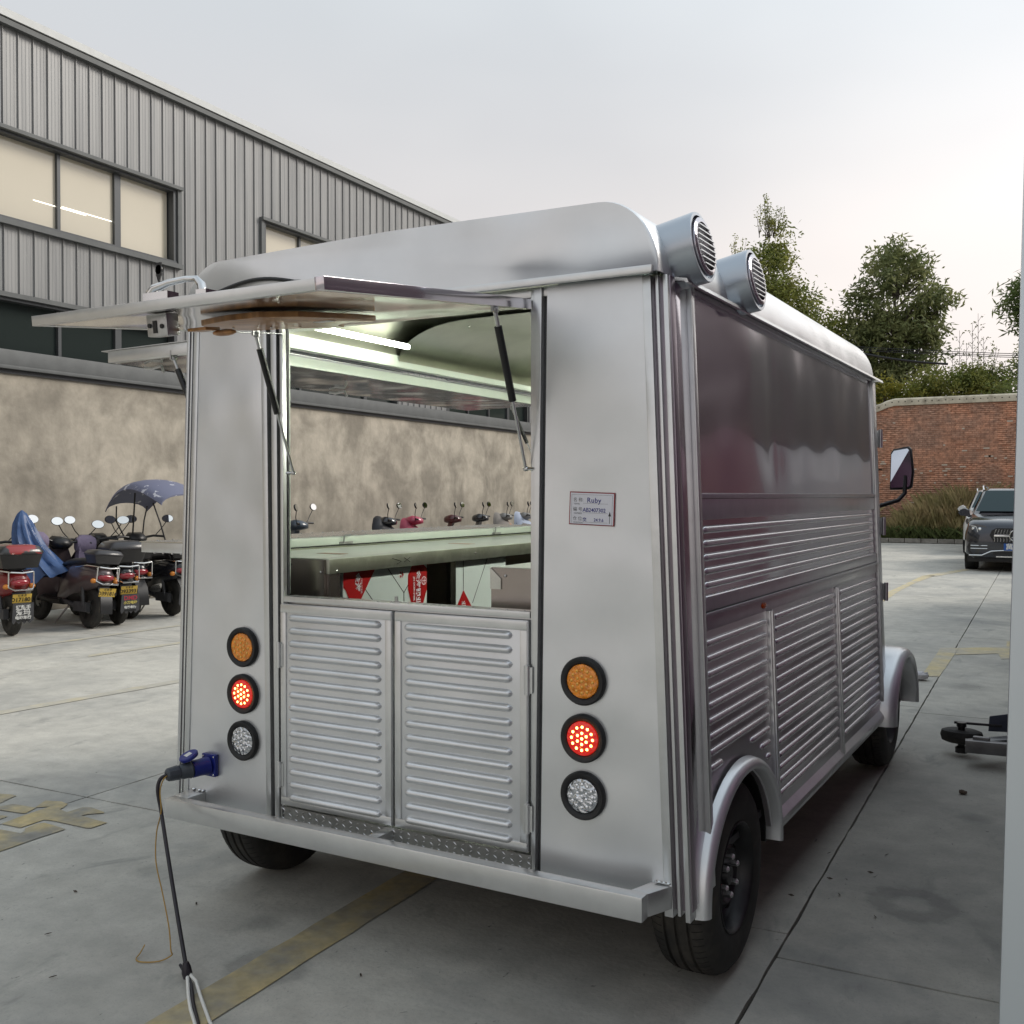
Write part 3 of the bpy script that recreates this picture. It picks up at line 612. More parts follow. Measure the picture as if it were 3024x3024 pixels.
# ---- rear face: two wide panels, posts, header
zb, zt = .36, 2.182
grid_panel('rear_panel', [(-1.475, YR, zb), (ex(zb)-.026, YR, zb), (ex(zt)-.026, YR, zt), (-1.452, YR, zt)], 10, 30, .02, SILVER, .004)
grid_panel('rear_panel', [(mirx(ex(zb)-.026), YR, zb), (-2.585, YR, zb), (-2.605, YR, zt), (mirx(ex(zt)-.026), YR, zt)], 10, 30, .02, SILVER, .004)
def strip_rear(side, d0, d1, y0, y1, zb=.345, name='corner_trim', m=TRIM):
    """strip on the rear corner; d measured outward from ex(z)"""
    f = (lambda p: (ex(p[2])+p[0], p[1], p[2])) if side > 0 else (lambda p: (mirx(ex(p[2])+p[0]), p[1], p[2]))
    b = B(f); b.box(d0, d1, y0, y1, zb, 2.178); tp(b, name, m, bevel=.002)
GROOVE = mat('groove_shaded_silver', (.34, .29, .33), .3, .8)  # silver darkened to carry the grooves' shade and plum reflection
for s in (1, -1):
    strip_rear(s, -.026, 0, YR-.004, YR+.05, .345)
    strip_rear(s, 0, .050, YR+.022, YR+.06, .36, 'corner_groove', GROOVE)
    strip_rear(s, .012, .021, YR+.002, YR+.05, .35)
    strip_rear(s, .033, .0475, YR+.006, YR+.058, .335)
# posts beside the opening
def post(x0t, x1t, x0b, x1b, y0, y1, z0, z1, name='door_post', m=TRIM):
    b = B(); b.add([(x0b,y0,z0),(x1b,y0,z0),(x1b,y1,z0),(x0b,y1,z0),(x0t,y0,z1),(x1t,y0,z1),(x1t,y1,z1),(x0t,y1,z1)],
                   [(3,2,1,0),(4,5,6,7),(0,1,5,4),(1,2,6,5),(2,3,7,6),(3,0,4,7)]); tp(b, name, m, bevel=.002)
post(-1.493, -1.465, -1.5, -1.488, YR-.012, YR+.05, .36, 2.178)
post(-1.465, -1.452, -1.488, -1.475, YR+.008, YR+.04, .36, 2.178, 'seal', DARKPL)
post(-1.508, -1.493, -1.508, -1.5, YR-.002, YR+.06, .36, 2.178)
post(-2.605, -2.578, -2.585, -2.562, YR-.010, YR+.05, .36, 2.178)
post(-2.578, -2.562, -2.562, -2.548, YR+.012, YR+.04, .36, 2.178, 'seal', DARKPL)
post(-2.562, -2.535, -2.548, -2.527, YR-.006, YR+.05, .36, 2.178)
post(-2.535, -2.524, -2.527, -2.519, YR+.012, YR+.03, .36, 2.178, 'seal', DARKPL)
post(-2.523, -2.508, -2.518, -2.508, YR-.002, YR+.018, .36, 2.178)
b = B(); b.box(-2.56, -1.452, YR+.002, YR+.05, 2.152, 2.182); tp(b, 'opening_header', TRIM, bevel=.002)
b = B(); b.box(-2.506, -1.51, YR-.004, YR+.055, 1.172, 1.192); b.box(-2.506, -1.51, YR+.02, YR+.05, 1.1, 1.172); tp(b, 'opening_sill', TRIM, bevel=.002)
b = B()
for i in range(16): b.ell((-2.48+i*.063, YR+.01, 1.193), (.0035, .0035, .003), 6, 4)
for i in range(26): b.ell((-2.514, YR+.0185, 1.25+i*.035), (.003, .0035, .003), 6, 4)
tp(b, 'rivets', ZINC, kind='stuff', smooth=True)
# ---- the two rear doors
def rear_door(x0, x1, r0, r1, hinge):
    z0, z1 = .452, 1.166
    b = B(); b.box(x0+.004, x1-.004, YR-.012, YR+.018, z0, z1); d = tp(b, 'rear_door', SILVER, bevel=.0025)
    f = .03; b = B(); y0, y1 = YR-.016, YR-.0115
    b.box(x0+.006, x1-.006, y0, y1, z1-f, z1-.002); b.box(x0+.006, x1-.006, y0, y1, z0+.002, z0+f)
    b.box(x0+.006, x0+f, y0, y1, z0+f, z1-f); b.box(x1-f, x1-.006, y0, y1, z0+f, z1-f)
    tp(b, 'door_frame', TRIM, d, bevel=.0015)
    for i in range(15): rib(r1-r0, ((r0+r1)/2, YR-.012, 1.118-i*.0452), d, 0, w=.0130, h=.0165)
    for zc in (.985, .56):
        b = B(); hx = x0+.002 if hinge < 0 else x1-.002
        b.lathe([(-.045, .0085), (.045, .0085)], (hx, YR-.02, zc), 2, 10); b.box(hx-.014, hx+.016, YR-.019, YR-.015, zc-.04, zc+.04)
        tp(b, 'hinge', TRIM, d, smooth=True)
rear_door(-2.516, -2.021, -2.472, -2.068, -1)
rear_door(-2.018, -1.508, -1.972, -1.566, 1)
# threshold of tread plate
b = B(); b.box(-2.525, -1.503, YR-.002, YR+.3, .385, .442)
tp(b, 'threshold', TREAD)
b = B(); 
for i in range(34):
    for j in range(3):
        cx_, cz = -2.51+i*.0302, .400+j*.0165; a = pi/4 if (i+j) % 2 else -pi/4
        du = Vector((cos(a)*.0105, 0, sin(a)*.0075)); dv = Vector((-sin(a)*.0035, 0, cos(a)*.0035)); c = Vector((cx_, YR-.0025, cz))
        b.add([c-du, c-dv, c+du, c+dv, c+Vector((0, -.0025, 0))], [(0, 1, 4), (1, 2, 4), (2, 3, 4), (3, 0, 4)])
tp(b, 'tread_pattern', ZINC, kind='stuff')
# ---- bumper: a square tube on stand-offs
b = B(); b.box(-2.968, -1.085, 2.615, 2.660, .368, .438); tp(b, 'bumper', TRIM, bevel=.004)
for x0, x1 in ((-2.968, -2.90), (-2.07, -2.03), (-1.14, -1.085)):
    b = B(); b.add([(x0,2.658,.37),(x1,2.658,.37),(x1+(.04 if x1 > -1.5 else 0),YR,.37),(x0+(.03 if x1 > -1.5 else 0)-(.02 if x1 < -2.5 else 0),YR,.37),
                    (x0,2.658,.436),(x1,2.658,.436),(x1+(.04 if x1 > -1.5 else 0),YR,.436),(x0+(.03 if x1 > -1.5 else 0)-(.02 if x1 < -2.5 else 0),YR,.436)],
                   [(3,2,1,0),(4,5,6,7),(0,1,5,4),(1,2,6,5),(2,3,7,6),(3,0,4,7)]); tp(b, 'bumper_bracket', TRIM, bevel=.003)
b = B()
for xw in (-1.09, -1.075, -1.062): b.ell((xw, YR-.004, .441), (.012, .006, .005), 8, 5)
for xw in (-2.93, -2.91, -2.96): b.ell((xw, YR-.004, .441), (.010, .006, .005), 8, 5)
tp(b, 'weld_bead', CHROME, smooth=True)

# ---- roof shell
def roof_prof(hw, zt_, zb_, rad=.22, n=12):
    pts = [(CX+hw, zb_)]
    for k in range(n+1):
        a = pi/2*k/n; pts.append((CX+hw-rad*.85*(1-cos(a)), zt_-rad+rad*sin(a)))
    pts.append((CX, zt_+.012))
    return pts+[(2*CX-x, z) for x, z in pts[-2::-1]]
b = B(); n_ = 10; prof = roof_prof(.948, 2.402, 2.184)
rings = []
for y, s in ((2.722, .994), (2.728, 1), (2.8, 1), (4.3, 1), (5.88, 1), (5.93, .985)):
    rings.append([(CX+(x-CX)*s, y, 2.184+(z-2.184)*s) for x, z in prof])
b.loft(rings, closed=False); roof = tp(b, 'roof', SILVER, smooth=True, autosm=50)
b = B(); b.box(-2.965, -1.098, 2.706, 2.724, 2.178, 2.2); tp(b, 'roof_lip', TRIM, bevel=.003)
for s in (1, -1):
    b = B(R_ if s > 0 else L_); b.prism([(-.03, 2.19), (.030, 2.178), (.034, 2.166), (.026, 2.166), (.02, 2.172), (-.03, 2.176)], 1, 2.835, 5.92)
    tp(b, 'drip_rail', TRIM, smooth=True)
# black rubber arch strip on the roof back
b = B(); arc = []
for k in range(15):
    t = k/14; x = -2.79+t*.40; arc.append((x, 2.716, 2.286+.028*sin(pi*min(1, t*1.05))))
b.tube(arc, .007, 6); tp(b, 'roof_seal', BLACKRUB, smooth=True)
# vents: two horn shaped outlets on the right edge of the roof
VENTP = mat('vent_sky_tinted_silver', (.44, .48, .53), .3, .75, bump=(3, .3, .04, 1), coat=.4, croughness=.1)  # silver with the blue sky reflection put into its colour
for yc in (2.90, 3.43):
    b = B(); zc = 2.283; rings = []
    VR = Matrix.Translation((-1.018, yc, zc-.006)) @ Matrix.Rotation(radians(-9), 4, 'Y') @ Matrix.Translation((.99, -yc, -zc)) ; VT = lambda vs: [VR @ q for q in vs]
    for t, r, dz in ((-1.40, .15, -.05), (-1.30, .125, -.03), (-1.2, .108, -.012), (-1.12, .102, -.004), (-.992, .105, 0), (-.986, .103, 0), (-.986, .094, 0), (-1.0, .092, 0)):
        rings.append([(t, yc+r*cos(2*pi*k/32), zc+dz+r*sin(2*pi*k/32)) for k in range(32)])
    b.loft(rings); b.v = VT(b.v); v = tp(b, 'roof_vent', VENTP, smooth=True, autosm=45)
    b = B(); b.lathe([(-.99, .086), (-.98, .086), (-.976, .08), (-.976, .072), (-.992, .07)], (0, yc, zc), 0, 32); 
    b.v = VT(b.v); tp(b, 'vent_ring', SIDEPAINT, v, smooth=True)
    b = B(); b.lathe([(-.994, .074), (-.990, .074)], (0, yc, zc), 0, 24); b.v = VT(b.v); tp(b, 'vent_opening', DARK, v)
    for i in range(8):
        z = zc-.058+i*.0165; hw = math.sqrt(max(.0001, .071**2-(z-zc)**2))
        b = B(); b.box(-.985, -.9715, yc-hw, yc+hw, z-.0019, z+.0019); b.v = VT(b.v); tp(b, 'vent_slat', TRIM, v)

# ---- side walls
WR = .315; WYR = 3.26; WYF = 6.13
def arch_poly(y0, y1, z0, z1, yc=None, a=.37, bz=.345, zc=.305):
    """rectangle y0..y1 x z0..z1 with the wheel arch cut from its lower edge"""
    if yc is None: return [(y0, z0), (y1, z0), (y1, z1), (y0, z1)]
    pts = [(y0, z1), (y0, z0)]
    if z0 < zc: a0 = math.asin(max(-1, (z0-zc)/bz))
    else: a0 = math.asin((z0-zc)/bz)
    for k in range(17):
        t = pi-a0-(pi-2*a0)*k/16; y = yc+a*cos(t); z = zc+bz*sin(t)
        if y0 < y < y1: pts.append((y, z))
    if yc+a*cos(a0) < y1: pts += [(y1, z0)]
    pts += [(y1, z1)]
    return pts
side_tilt = -math.atan(K)
SIDELOW = mat('silver_side_paint', (.62, .60, .625), .28, .8, bump=(1.6, .25, .05, 1), coat=.4, croughness=.08, var=.03)
def side(fn, sgn):
    glossy = SIDEPAINT
    lower = B(fn); lower.prism(arch_poly(2.80, 5.87, .365, 1.245, WYR), 0, -.03, -.012); tp(lower, 'side_skin', SIDELOW)
    if sgn > 0:
        grid = B(fn); grid.prism(arch_poly(2.80, 5.87, 1.245, 2.178), 0, -.03, -.014); tp(grid, 'side_skin', glossy)
        b = B(fn); NU, NV = 60, 20; V = []; F = []
        for j in range(NV+1):
            for i in range(NU+1):
                u, v_ = i/NU, j/NV; y = 2.965+u*2.755; z = 1.556+v_*.602
                e = min(1, min(u, 1-u)*5, min(v_, 1-v_)*5)
                o = -.004+e*(.0045*noise.noise(Vector((y*1.3, z*2.6, 3)))+.003*noise.noise(Vector((y*4, z*3.1, 9)))-.004*math.exp(-((y-3.78)/.035)**2)*(.5+.5*noise.noise(Vector((0, z*3, 4)))))
                V.append((o, y, z))
        for j in range(NV):
            for i in range(NU): a = j*(NU+1)+i; F.append((a, a+1, a+NU+2, a+NU+1))
        b.add(V, F); tp(b, 'side_panel', glossy, smooth=True, autosm=80)
    else:
        b = B(fn); b.box(-.03, -.012, 2.80, 2.93, 1.245, 2.178); b.box(-.03, -.012, 5.68, 5.87, 1.245, 2.178)
        b.box(-.03, -.012, 2.93, 5.68, 2.166, 2.178); b.box(-.03, -.012, 2.93, 5.68, 1.245, 1.35); tp(b, 'side_skin', glossy)
    # pilaster, frames and rails
    def fr(y0, y1, z0, z1, o=0., name='side_frame', mt=TRIM, bv=.002):
        b = B(fn); b.box(-.014, o, y0, y1, z0, z1); return tp(b, name, mt, bevel=bv)
    fr(2.925, 2.953, .38, 2.176, .010); fr(2.80, 2.925, .36, 2.17, -.006, 'corner_panel', glossy)
    fr(5.765, 5.872, .335, 2.17, .0); fr(5.735, 5.76, .36, 2.165, .008)
    if sgn > 0:
        fr(2.955, 5.733, 1.540, 1.556, .006); fr(2.955, 5.733, 1.474, 1.538, -.002)
        fr(2.955, 5.733, 2.158, 2.172, .004); fr(2.955, 2.966, 1.558, 2.156, .004); fr(5.72, 5.733, 1.558, 2.156, .004)
    fr(2.955, 5.733, 1.196, 1.238, 0.); fr(2.955, 5.733, 1.182, 1.192, .008)
    fr(2.955, 5.733, 1.135, 1.180, -.003)
    for y0 in (3.664, 4.742): fr(y0, y0+.044, .372, 1.133, .002); fr(y0+.012, y0+.034, .374, 1.131, .008, 'side_frame')
    bf = B(fn); bf.prism([(-.03, .33), (.0, .335), (.012, .36), (.008, .375), (-.012, .40), (-.03, .4)], 1, 3.69, 5.765)
    # prism along y: polygon in (x,z)
    tp(bf, 'side_sill', TRIM, bevel=.0015)
    # ribbed upper band
    if sgn > 0:
        for i in range(6):
            z = 1.443-i*.0425; rib(2.68, (fn((-.013, 4.345, z))[0], 4.345, z), truck, 1, side_tilt, w=.0125, h=.012)
    def ribs(y0, y1, zt0, n, dz):
        for i in range(n):
            z = zt0-i*dz; a, c = y0, y1
            if abs(z-.305) < .42:
                q = math.sqrt(max(0, 1-((z-.305)/.43)**2))*.47
                ya, yb = WYR-q, WYR+q
                if a < yb and c > ya:
                    for (p, r) in ((a, ya-.01), (yb+.01, c)):
                        if r-p > .028: put(p, r, z)
                    continue
            put(a, c, z)
    def put(a, c, z):
        o = rib(round(c-a, 3), (fn((-.012, (a+c)/2, z))[0], (a+c)/2, z), truck, 1, side_tilt, w=.0125, h=.012)
        if sgn < 0: o.rotation_euler = (0, -side_tilt, pi)
    ribs(2.985, 3.64, 1.096, 15, .0476); ribs(3.735, 4.722, 1.10, 15, .0462); ribs(4.812, 5.71, 1.10, 15, .0462)
side(R_, 1); side(L_, -1)
# orange reflection in the side wall, painted as a small flat bead
b = B(R_); b.ell((-.002, 3.60, 1.158), (.006, .032, .012), 12, 6); tp(b, 'orange_reflection', mat('reflection_orange', (.55, .09, .01), .25), smooth=True)
# ---- wheels
def wheel(x_out, y, sgn, name='wheel'):
    """hub carries tyre, rim and nuts; x_out = outer face"""
    TW = .205; s = sgn
    def P(t, r): return (x_out-s*t, r)
    root_b = B(); root_b.lathe([P(.05, .02), P(.05, .055), P(.085, .07), P(.2, .07)], (0, y, WR), 0, 20)
    hub = tp(root_b, name, RIMB, smooth=True)
    prof = [(.012, .172), (.004, .185), (.0, .21), (.0, .245), (.008, .275), (.025, .297), (.042, .306)]
    rings = [P(t, r) for t, r in prof]
    # tread with grooves
    g = [(.058, .309), (.061, .301), (.067, .301), (.070, .3095), (.096, .310), (.099, .302), (.106, .302), (.109, .310), (.133, .3095), (.136, .301), (.142, .301), (.145, .309)]
    rings += [P(t, r) for t, r in g]+[P(TW-t, r) for t, r in prof[::-1]]+[P(TW-.02, .165), P(.02, .165)]
    b = B(); b.lathe(rings, (0, y, WR), 0, 56, caps=False); tp(b, 'tyre', TYRE, hub, smooth=True, autosm=28)
    b = B(); b.lathe([P(.006, .176), P(.004, .172), P(.012, .164), P(.05, .158), (x_out-s*.075, .148), (x_out-s*.08, .135), (x_out-s*.045, .105), (x_out-s*.035, .088), (x_out-s*.05, .075), (x_out-s*.048, .035), (x_out-s*.03, .03), (x_out-s*.028, .002)], (0, y, WR), 0, 40, caps=False)
    tp(b, 'rim', RIMB, hub, smooth=True, autosm=50)
    b = B()
    for k in range(8):
        a = 2*pi*(k+.5)/8; c = Vector((x_out-s*.058, y+cos(a)*.121, WR+sin(a)*.121))
        b.ell(c, (.012, .016, .016), 10, 6)
    tp(b, 'rim_slots', DARK, hub, smooth=True, kind='stuff')
    for k in range(6):
        a = 2*pi*k/6+.4; b = B(); b.lathe([P(.053, .011), P(.024, .0105), P(.018, .006)], (0, y+cos(a)*.06, WR+sin(a)*.06), 0, 6)
        tp(b, 'wheel_nut', ZINC, hub, smooth=True, autosm=30)
    # sipes on the shoulder of the tread
    b = B()
    for k in range(72):
        a = 2*pi*k/72; ca, sa = cos(a), sin(a)
        for t0, t1 in ((.022, .055), (TW-.055, TW-.022)):
            if t0 < .1: prf = ((.023, .2968), (.042, .3066), (.055, .3090))
            else: prf = ((TW-.055, .3090), (TW-.042, .3066), (TW-.023, .2968))
            tv = Vector((0, -sa, ca))*.0014; p = [Vector((x_out-s*t, y+ca*r, WR+sa*r)) for t, r in prf]
            b.add([q_+k_*tv for q_ in p for k_ in (-1, 1)], [(0, 1, 3, 2), (2, 3, 5, 4)])
    tp(b, 'tread_sipes', DARK, hub, kind='stuff')
    return hub
wheel(-1.0, WYR-.035, 1); wheel(mirx(-1.012), WYR-.035, -1); wheel(-1.012, WYF, 1); wheel(mirx(-1.012), WYF, -1)
b = B()
for y in (WYR, WYF): b.tube([(-2.85, y, .31), (-1.2, y, .31)], .035, 12)
b.ell((CX, WYR, .31), (.14, .12, .12)); b.box(-2.5, -2.42, 2.9, 6.4, .33, .41); b.box(-1.64, -1.56, 2.9, 6.4, .33, .41)
tp(b, 'chassis', BLACKPL)
b = B(); b.box(-3.02, -1.04, 2.79, 5.86, .40, .425); tp(b, 'floor', DARKPL)
for s in (1, -1):
    f = (lambda x: x) if s > 0 else mirx
    for yc in (WYR, WYF):
        rings = []; b = B()
        for k in range(15):
            t = pi*k/14; y = yc+.372*cos(t); z = .305+.348*sin(t); rings.append([(f(-1.03), y, z), (f(-1.30), y, z), (f(-1.30), yc+.385*cos(t), .305+.362*sin(t)), (f(-1.03), yc+.385*cos(t), .305+.362*sin(t))])
        b.loft(rings); tp(b, 'wheel_house', BLACKPL)
# ---- fenders
def fender(yc, f, name='fender', wide=0., a0=.05, full=False):
    cs = [(.035+wide, 1.07, -1.02), (.04, 1.09, -1.0), (.0, 1.02, -.984), (-.028, 1.0, -.972), (-.045, .955, -.968), (-.058, .925, -.972), (-.066, .91, -.985), (-.066, .90, -1.03), (-.05, .905, -1.03), (-.03, .95, -1.0), (0, 1, -1.01)]
    A, Bz = .42, .385
    sec = [(0.0, -1.012), (-.004, -.992), (-.008, -.984), (-.018, -.974), (-.029, -.971), (-.037, -.975), (-.041, -.982), (-.041, -1.05), (-.038, -1.05), (-.036, -.988), (-.012, -1.012)]
    if full: sec = [(0.0, -1.28), (0, -1.05), (-.004, -.975), (-.014, -.945), (-.030, -.928), (-.046, -.924), (-.058, -.93), (-.064, -.945), (-.064, -1.03), (-.056, -1.03), (-.050, -.96), (-.012, -1.05), (-.012, -1.28)]
    rings = []
    for k in range(33):
        t = -a0+(pi+2*a0)*k/32; ring = []
        for d, x in sec: ring.append((f(x-K*0), yc+(A+d)*cos(t), .33+(Bz-.025+d)*sin(t)))
        rings.append(ring)
    b = B(); b.loft(rings); return tp(b, name, SILVER, smooth=True, autosm=50)
fender(WYR, lambda x: x); fender(WYR, mirx); fender(WYF, lambda x: x, full=True); fender(WYF, mirx, full=True)
# ---- cab in front of the box (hidden from behind, kept plain)
b = B(); rings = []
for y, hw, zt_ in ((5.872, .90, 2.10), (6.25, .90, 2.06), (6.48, .86, 1.75), (6.62, .80, 1.22), (7.0, .62, 1.16), (7.22, .5, .98), (7.26, .46, .55)):
    rings.append([(CX-hw, y, .42), (CX+hw, y, .42), (CX+hw, y, zt_-.12), (CX+hw-.12, y, zt_), (CX-hw+.12, y, zt_), (CX-hw, y, zt_-.12)])
b.loft(rings); cab_ = tp(b, 'cab', SIDEPAINT, smooth=True, autosm=40)
for z in (1.86, 1.38, 1.02):
    b = B(); b.lathe([(z-.05, .011), (z+.05, .011)], (-1.118 if z > 1 else -1.118, 5.90, 0), 2, 10); b.box(-1.16, -1.12, 5.895, 5.905, z-.045, z+.045)
    o = tp(b, 'door_hinge', TRIM, smooth=True); o.location.x += sx(z)+.012+1.118
# right wing mirror
b = B(); pts = [(-1.21, 6.44, 1.464), (-1.115, 6.48, 1.496), (-1.055, 6.535, 1.518), (-1.023, 6.57, 1.56), (-1.018, 6.58, 1.668)]
b.tube(pts, .013, 10); ma = tp(b, 'mirror_arm', BLACKPL, smooth=True)
b = B(); 
prof = [(a_*1.07, c_*1.07) for a_, c_ in (lambda q: q)([(-.062, -.115), (-.058, -.122), (.045, -.118), (.06, -.105), (.068, -.02), (.052, .11), (.038, .125), (-.045, .112), (-.06, .09)])]
MC = Vector((-1.045, 6.60, 1.711)); MR = Matrix.Rotation(radians(-9), 4, 'Z') @ Matrix.Rotation(radians(-3), 4, 'X')
rings = [[MC+MR @ Vector((x*s, y, z*s)) for x, z in prof] for y, s in ((-.018, .93), (-.012, 1), (.01, 1), (.04, .8), (.05, .5))]
b.loft(rings); mh = tp(b, 'wing_mirror', BLACKPL, smooth=True, autosm=50)
b = B(); b.add([MC+MR @ Vector((x*.9, -.0195, z*.9)) for x, z in prof], [tuple(range(len(prof)))]); tp(b, 'mirror_glass', mat('mirror_glass', (.75, .78, .78), .03, 1.), mh)

# ---- tail lights
def led_lens(name, col, em=None, es=0): return mat(name, col, .12, 0, bump=(70, .9, .01, 2), coat=1, var=.35, vscale=60, emit=em, estr=es, croughness=.03)
AMB = led_lens('amber_lens', (.88, .27, .004)); REDL = led_lens('red_lens', (.42, .006, .006), (1, .02, .005), .30)
CLR = mat('clear_lens', (.55, .57, .6), .12, .8, bump=(60, 1., .012, 1), coat=1, var=.25, vscale=45)
LEDR = mat('led_red_on', (1, .2, .05), .3, emit=(1, .34, .07), estr=12)
LEDA = mat('led_amber_off', (.85, .42, .05), .15, .3, coat=1); LEDW = mat('led_clear_off', (.85, .87, .9), .1, .8, coat=1)
for xc in (-2.70, -1.327):
    for zc, lens, led in ((.997, AMB, LEDA), (.8265, REDL, LEDR), (.6555, CLR, LEDW)):
        y = YR-.003; b = B()
        b.lathe([(y+.004, .072), (y-.010, .0725), (y-.016, .068), (y-.015, .058), (y-.008, .052), (y-.006, .0515)], (xc, 0, zc), 1, 40)
        lh = tp(b, 'tail_light', BLACKRUB, smooth=True, autosm=50)
        b = B(); b.lathe([(y-.0045, .0525), (y-.0105, .0505), (y-.0125, .044), (y-.0135, .02), (y-.0138, .001)], (xc, 0, zc), 1, 32); tp(b, 'lens', lens, lh, smooth=True)
        k0 = 0
        for nn_, rr in ((1, 0), (6, .0165), (12, .0345)):
            for k in range(nn_):
                a = 2*pi*k/nn_+.26*nn_; b = B(); b.ell((xc+rr*cos(a), y-.0135+rr*.04, zc+rr*sin(a)), (.0046, .003, .0046) if led is LEDR else (.0056, .004, .0056), 8, 5)
                tp(b, 'led', led, lh, smooth=True)

# ---- gas struts of the rear hatch
def strut(a, b_, r=.0115, f=.56):
    a, b_ = Vector(a), Vector(b_); d = (b_-a).normalized(); m_ = a+(b_-a)*f; s0 = a+d*.05
    b = B(); b.tube([s0, m_], r, 14); s = tp(b, 'gas_strut', BLACKPL, smooth=True)
    b = B(); b.tube([m_, b_], .0048, 10); tp(b, 'piston_rod', CHROME, s, smooth=True)
    b = B(); b.tube([a, s0+d*.01], .0062, 10); b.box(a.x-.004, a.x+.004, a.y-.016, a.y+.016, a.z-.006, a.z+.03); b.ell(a, (.011, .011, .011)); tp(b, 'strut_bracket', ZINC, s, smooth=True)
    b = B(); b.ell(b_, (.010, .008, .008)); b.tube([b_, b_+Vector((-.032 if b_.x < CX and b_.x > -2.8 else .03, 0, 0))], .005, 8); tp(b, 'ball_stud', CHROME, s, smooth=True)
strut((-2.44, 2.545, 2.085), (-2.452, 2.74, 1.628)); strut((-1.515, 2.545, 2.085), (-1.52, 2.74, 1.63))
# ---- raised rear hatch
HK = (2.150-2.043)/(2.745-1.79); HA = math.atan(HK)
def HM(p):  # x, distance from hinge toward the camera, height above the underside
    return (p[0], 2.745-p[1]*cos(HA)-p[2]*sin(HA), 2.118-p[1]*sin(HA)+p[2]*cos(HA))
b = B(HM); b.box(-2.528, -1.508, 0, .965, .005, .026); hatch = tp(b, 'rear_hatch', TRIM, bevel=.002)
for q, m_ in (((-2.53, -1.506, .94, .967, .0, .027), TRIM), ((-2.53, -2.50, 0, .939, .0, .0275), TRIM), ((-1.53, -1.503, 0, .968, -.002, .0285), SIDEPAINT)):
    b = B(HM); b.box(*q); tp(b, 'hatch_rim', m_, hatch, bevel=.001)
NU, NV = 36, 30; V = []; F = []
for j in range(NV+1):
    for i in range(NU+1):
        u, v_ = i/NU, j/NV; x = -2.495+u*.955; d = .012+v_*.92; e_ = min(1, min(u, 1-u)*8, min(v_, 1-v_)*8)
        V.append((x, d, .001+e_*.004*noise.noise(Vector((x*3.3, d*2.6, 1)))))
for j in range(NV):
    for i in range(NU): a = j*(NU+1)+i; F.append((a, a+1, a+NU+2, a+NU+1))
b = B(HM); b.add(V, F); tp(b, 'hatch_lining', MIRRORSTEEL, hatch, smooth=True, autosm=80)
# brown wooden board screwed under it
BROWN = mat('varnished_brown_board', (.50, .24, .085), .4, coat=.25, col2=(.36, .165, .06), c2scale=5, stretch=(8, 1.5, 1), var=.15)
def hd(x, y): return (x, (2.745-y)/cos(HA))
outl = [(-2.135, 2.02), (-2.02, 2.01), (-1.90, 2.02), (-1.85, 2.10), (-1.81, 2.22), (-1.80, 2.32), (-1.825, 2.42), (-1.865, 2.44), (-1.93, 2.40), (-2.0, 2.47), (-2.05, 2.50), (-2.10, 2.44), (-2.14, 2.38), (-2.23, 2.33), (-2.225, 2.2), (-2.19, 2.1)]
outl = [(-2.150, 2.03), (-2.085, 2.005), (-2.0, 1.985), (-1.90, 1.99), (-1.845, 2.08), (-1.83, 2.2), (-1.825, 2.30), (-1.832, 2.40), (-1.862, 2.42), (-1.90, 2.37), (-1.99, 2.42), (-2.03, 2.50), (-2.085, 2.42), (-2.13, 2.37), (-2.22, 2.33), (-2.235, 2.25), (-2.21, 2.14), (-2.18, 2.07)]
b = B(HM); n_ = len(outl)
b.add([(*hd(*p), -.022) for p in outl]+[(*hd(*p), -.006) for p in outl], [tuple(range(n_))[::-1], tuple(range(n_, 2*n_))]+[(i, (i+1) % n_, n_+(i+1) % n_, n_+i) for i in range(n_)])
bd = tp(b, 'wooden_board', BROWN, hatch, bevel=.003)
b = B(HM)
for p in ((-2.15, 2.15), (-2.09, 2.24), (-2.05, 2.32)): b.ell((*hd(*p), -.024), (.004, .004, .003), 8, 5)
tp(b, 'screws', CHROME, bd, smooth=True)
b = B(HM); x, d = hd(-1.90, 2.25); b.box(x-.028, x+.028, d-.014, d+.014, -.025, -.0225); tp(b, 'white_tag', mat('white_sticker', (.8, .8, .78), .5), bd)
# latch under and chrome handle with key on top of the hatch's free edge
b = B(HM); b.box(-2.142, -2.068, .875, .915, -.058, -.001); lt = tp(b, 'latch', ZINC, hatch, bevel=.003)
b = B(HM); b.box(-2.118, -2.104, .9152, .917, -.05, -.018); b.lathe([(.915, .006), (.919, .006)], (-2.13, 0, -.03), 1, 8); b.lathe([(.915, .006), (.919, .006)], (-2.085, 0, -.034), 1, 8); tp(b, 'latch_slot', BLACKPL, lt)
b = B(HM); b.box(-2.066, -2.0, .80, .85, -.048, -.04); b.ell((-1.985, .8, -.055), (.04, .018, .009)); tp(b, 'latch_tongue', BROWN, lt, bevel=.001)
b = B(); path = [(-2.128, 1.84, 2.05), (-2.128, 1.84, 2.070), (-2.112, 1.84, 2.082), (-2.06, 1.84, 2.091), (-2.0, 1.84, 2.094), (-1.962, 1.84, 2.090), (-1.946, 1.84, 2.075), (-1.940, 1.84, 2.05)]
b.tube(path, [.012, .013, .012, .009, .008, .009, .011, .012], 12); b.box(-2.14, -2.05, 1.825, 1.862, 2.045, 2.068); b.box(-1.95, -1.915, 1.825, 1.862, 2.045, 2.060); hh = tp(b, 'hatch_handle', CHROME, hatch, smooth=True)
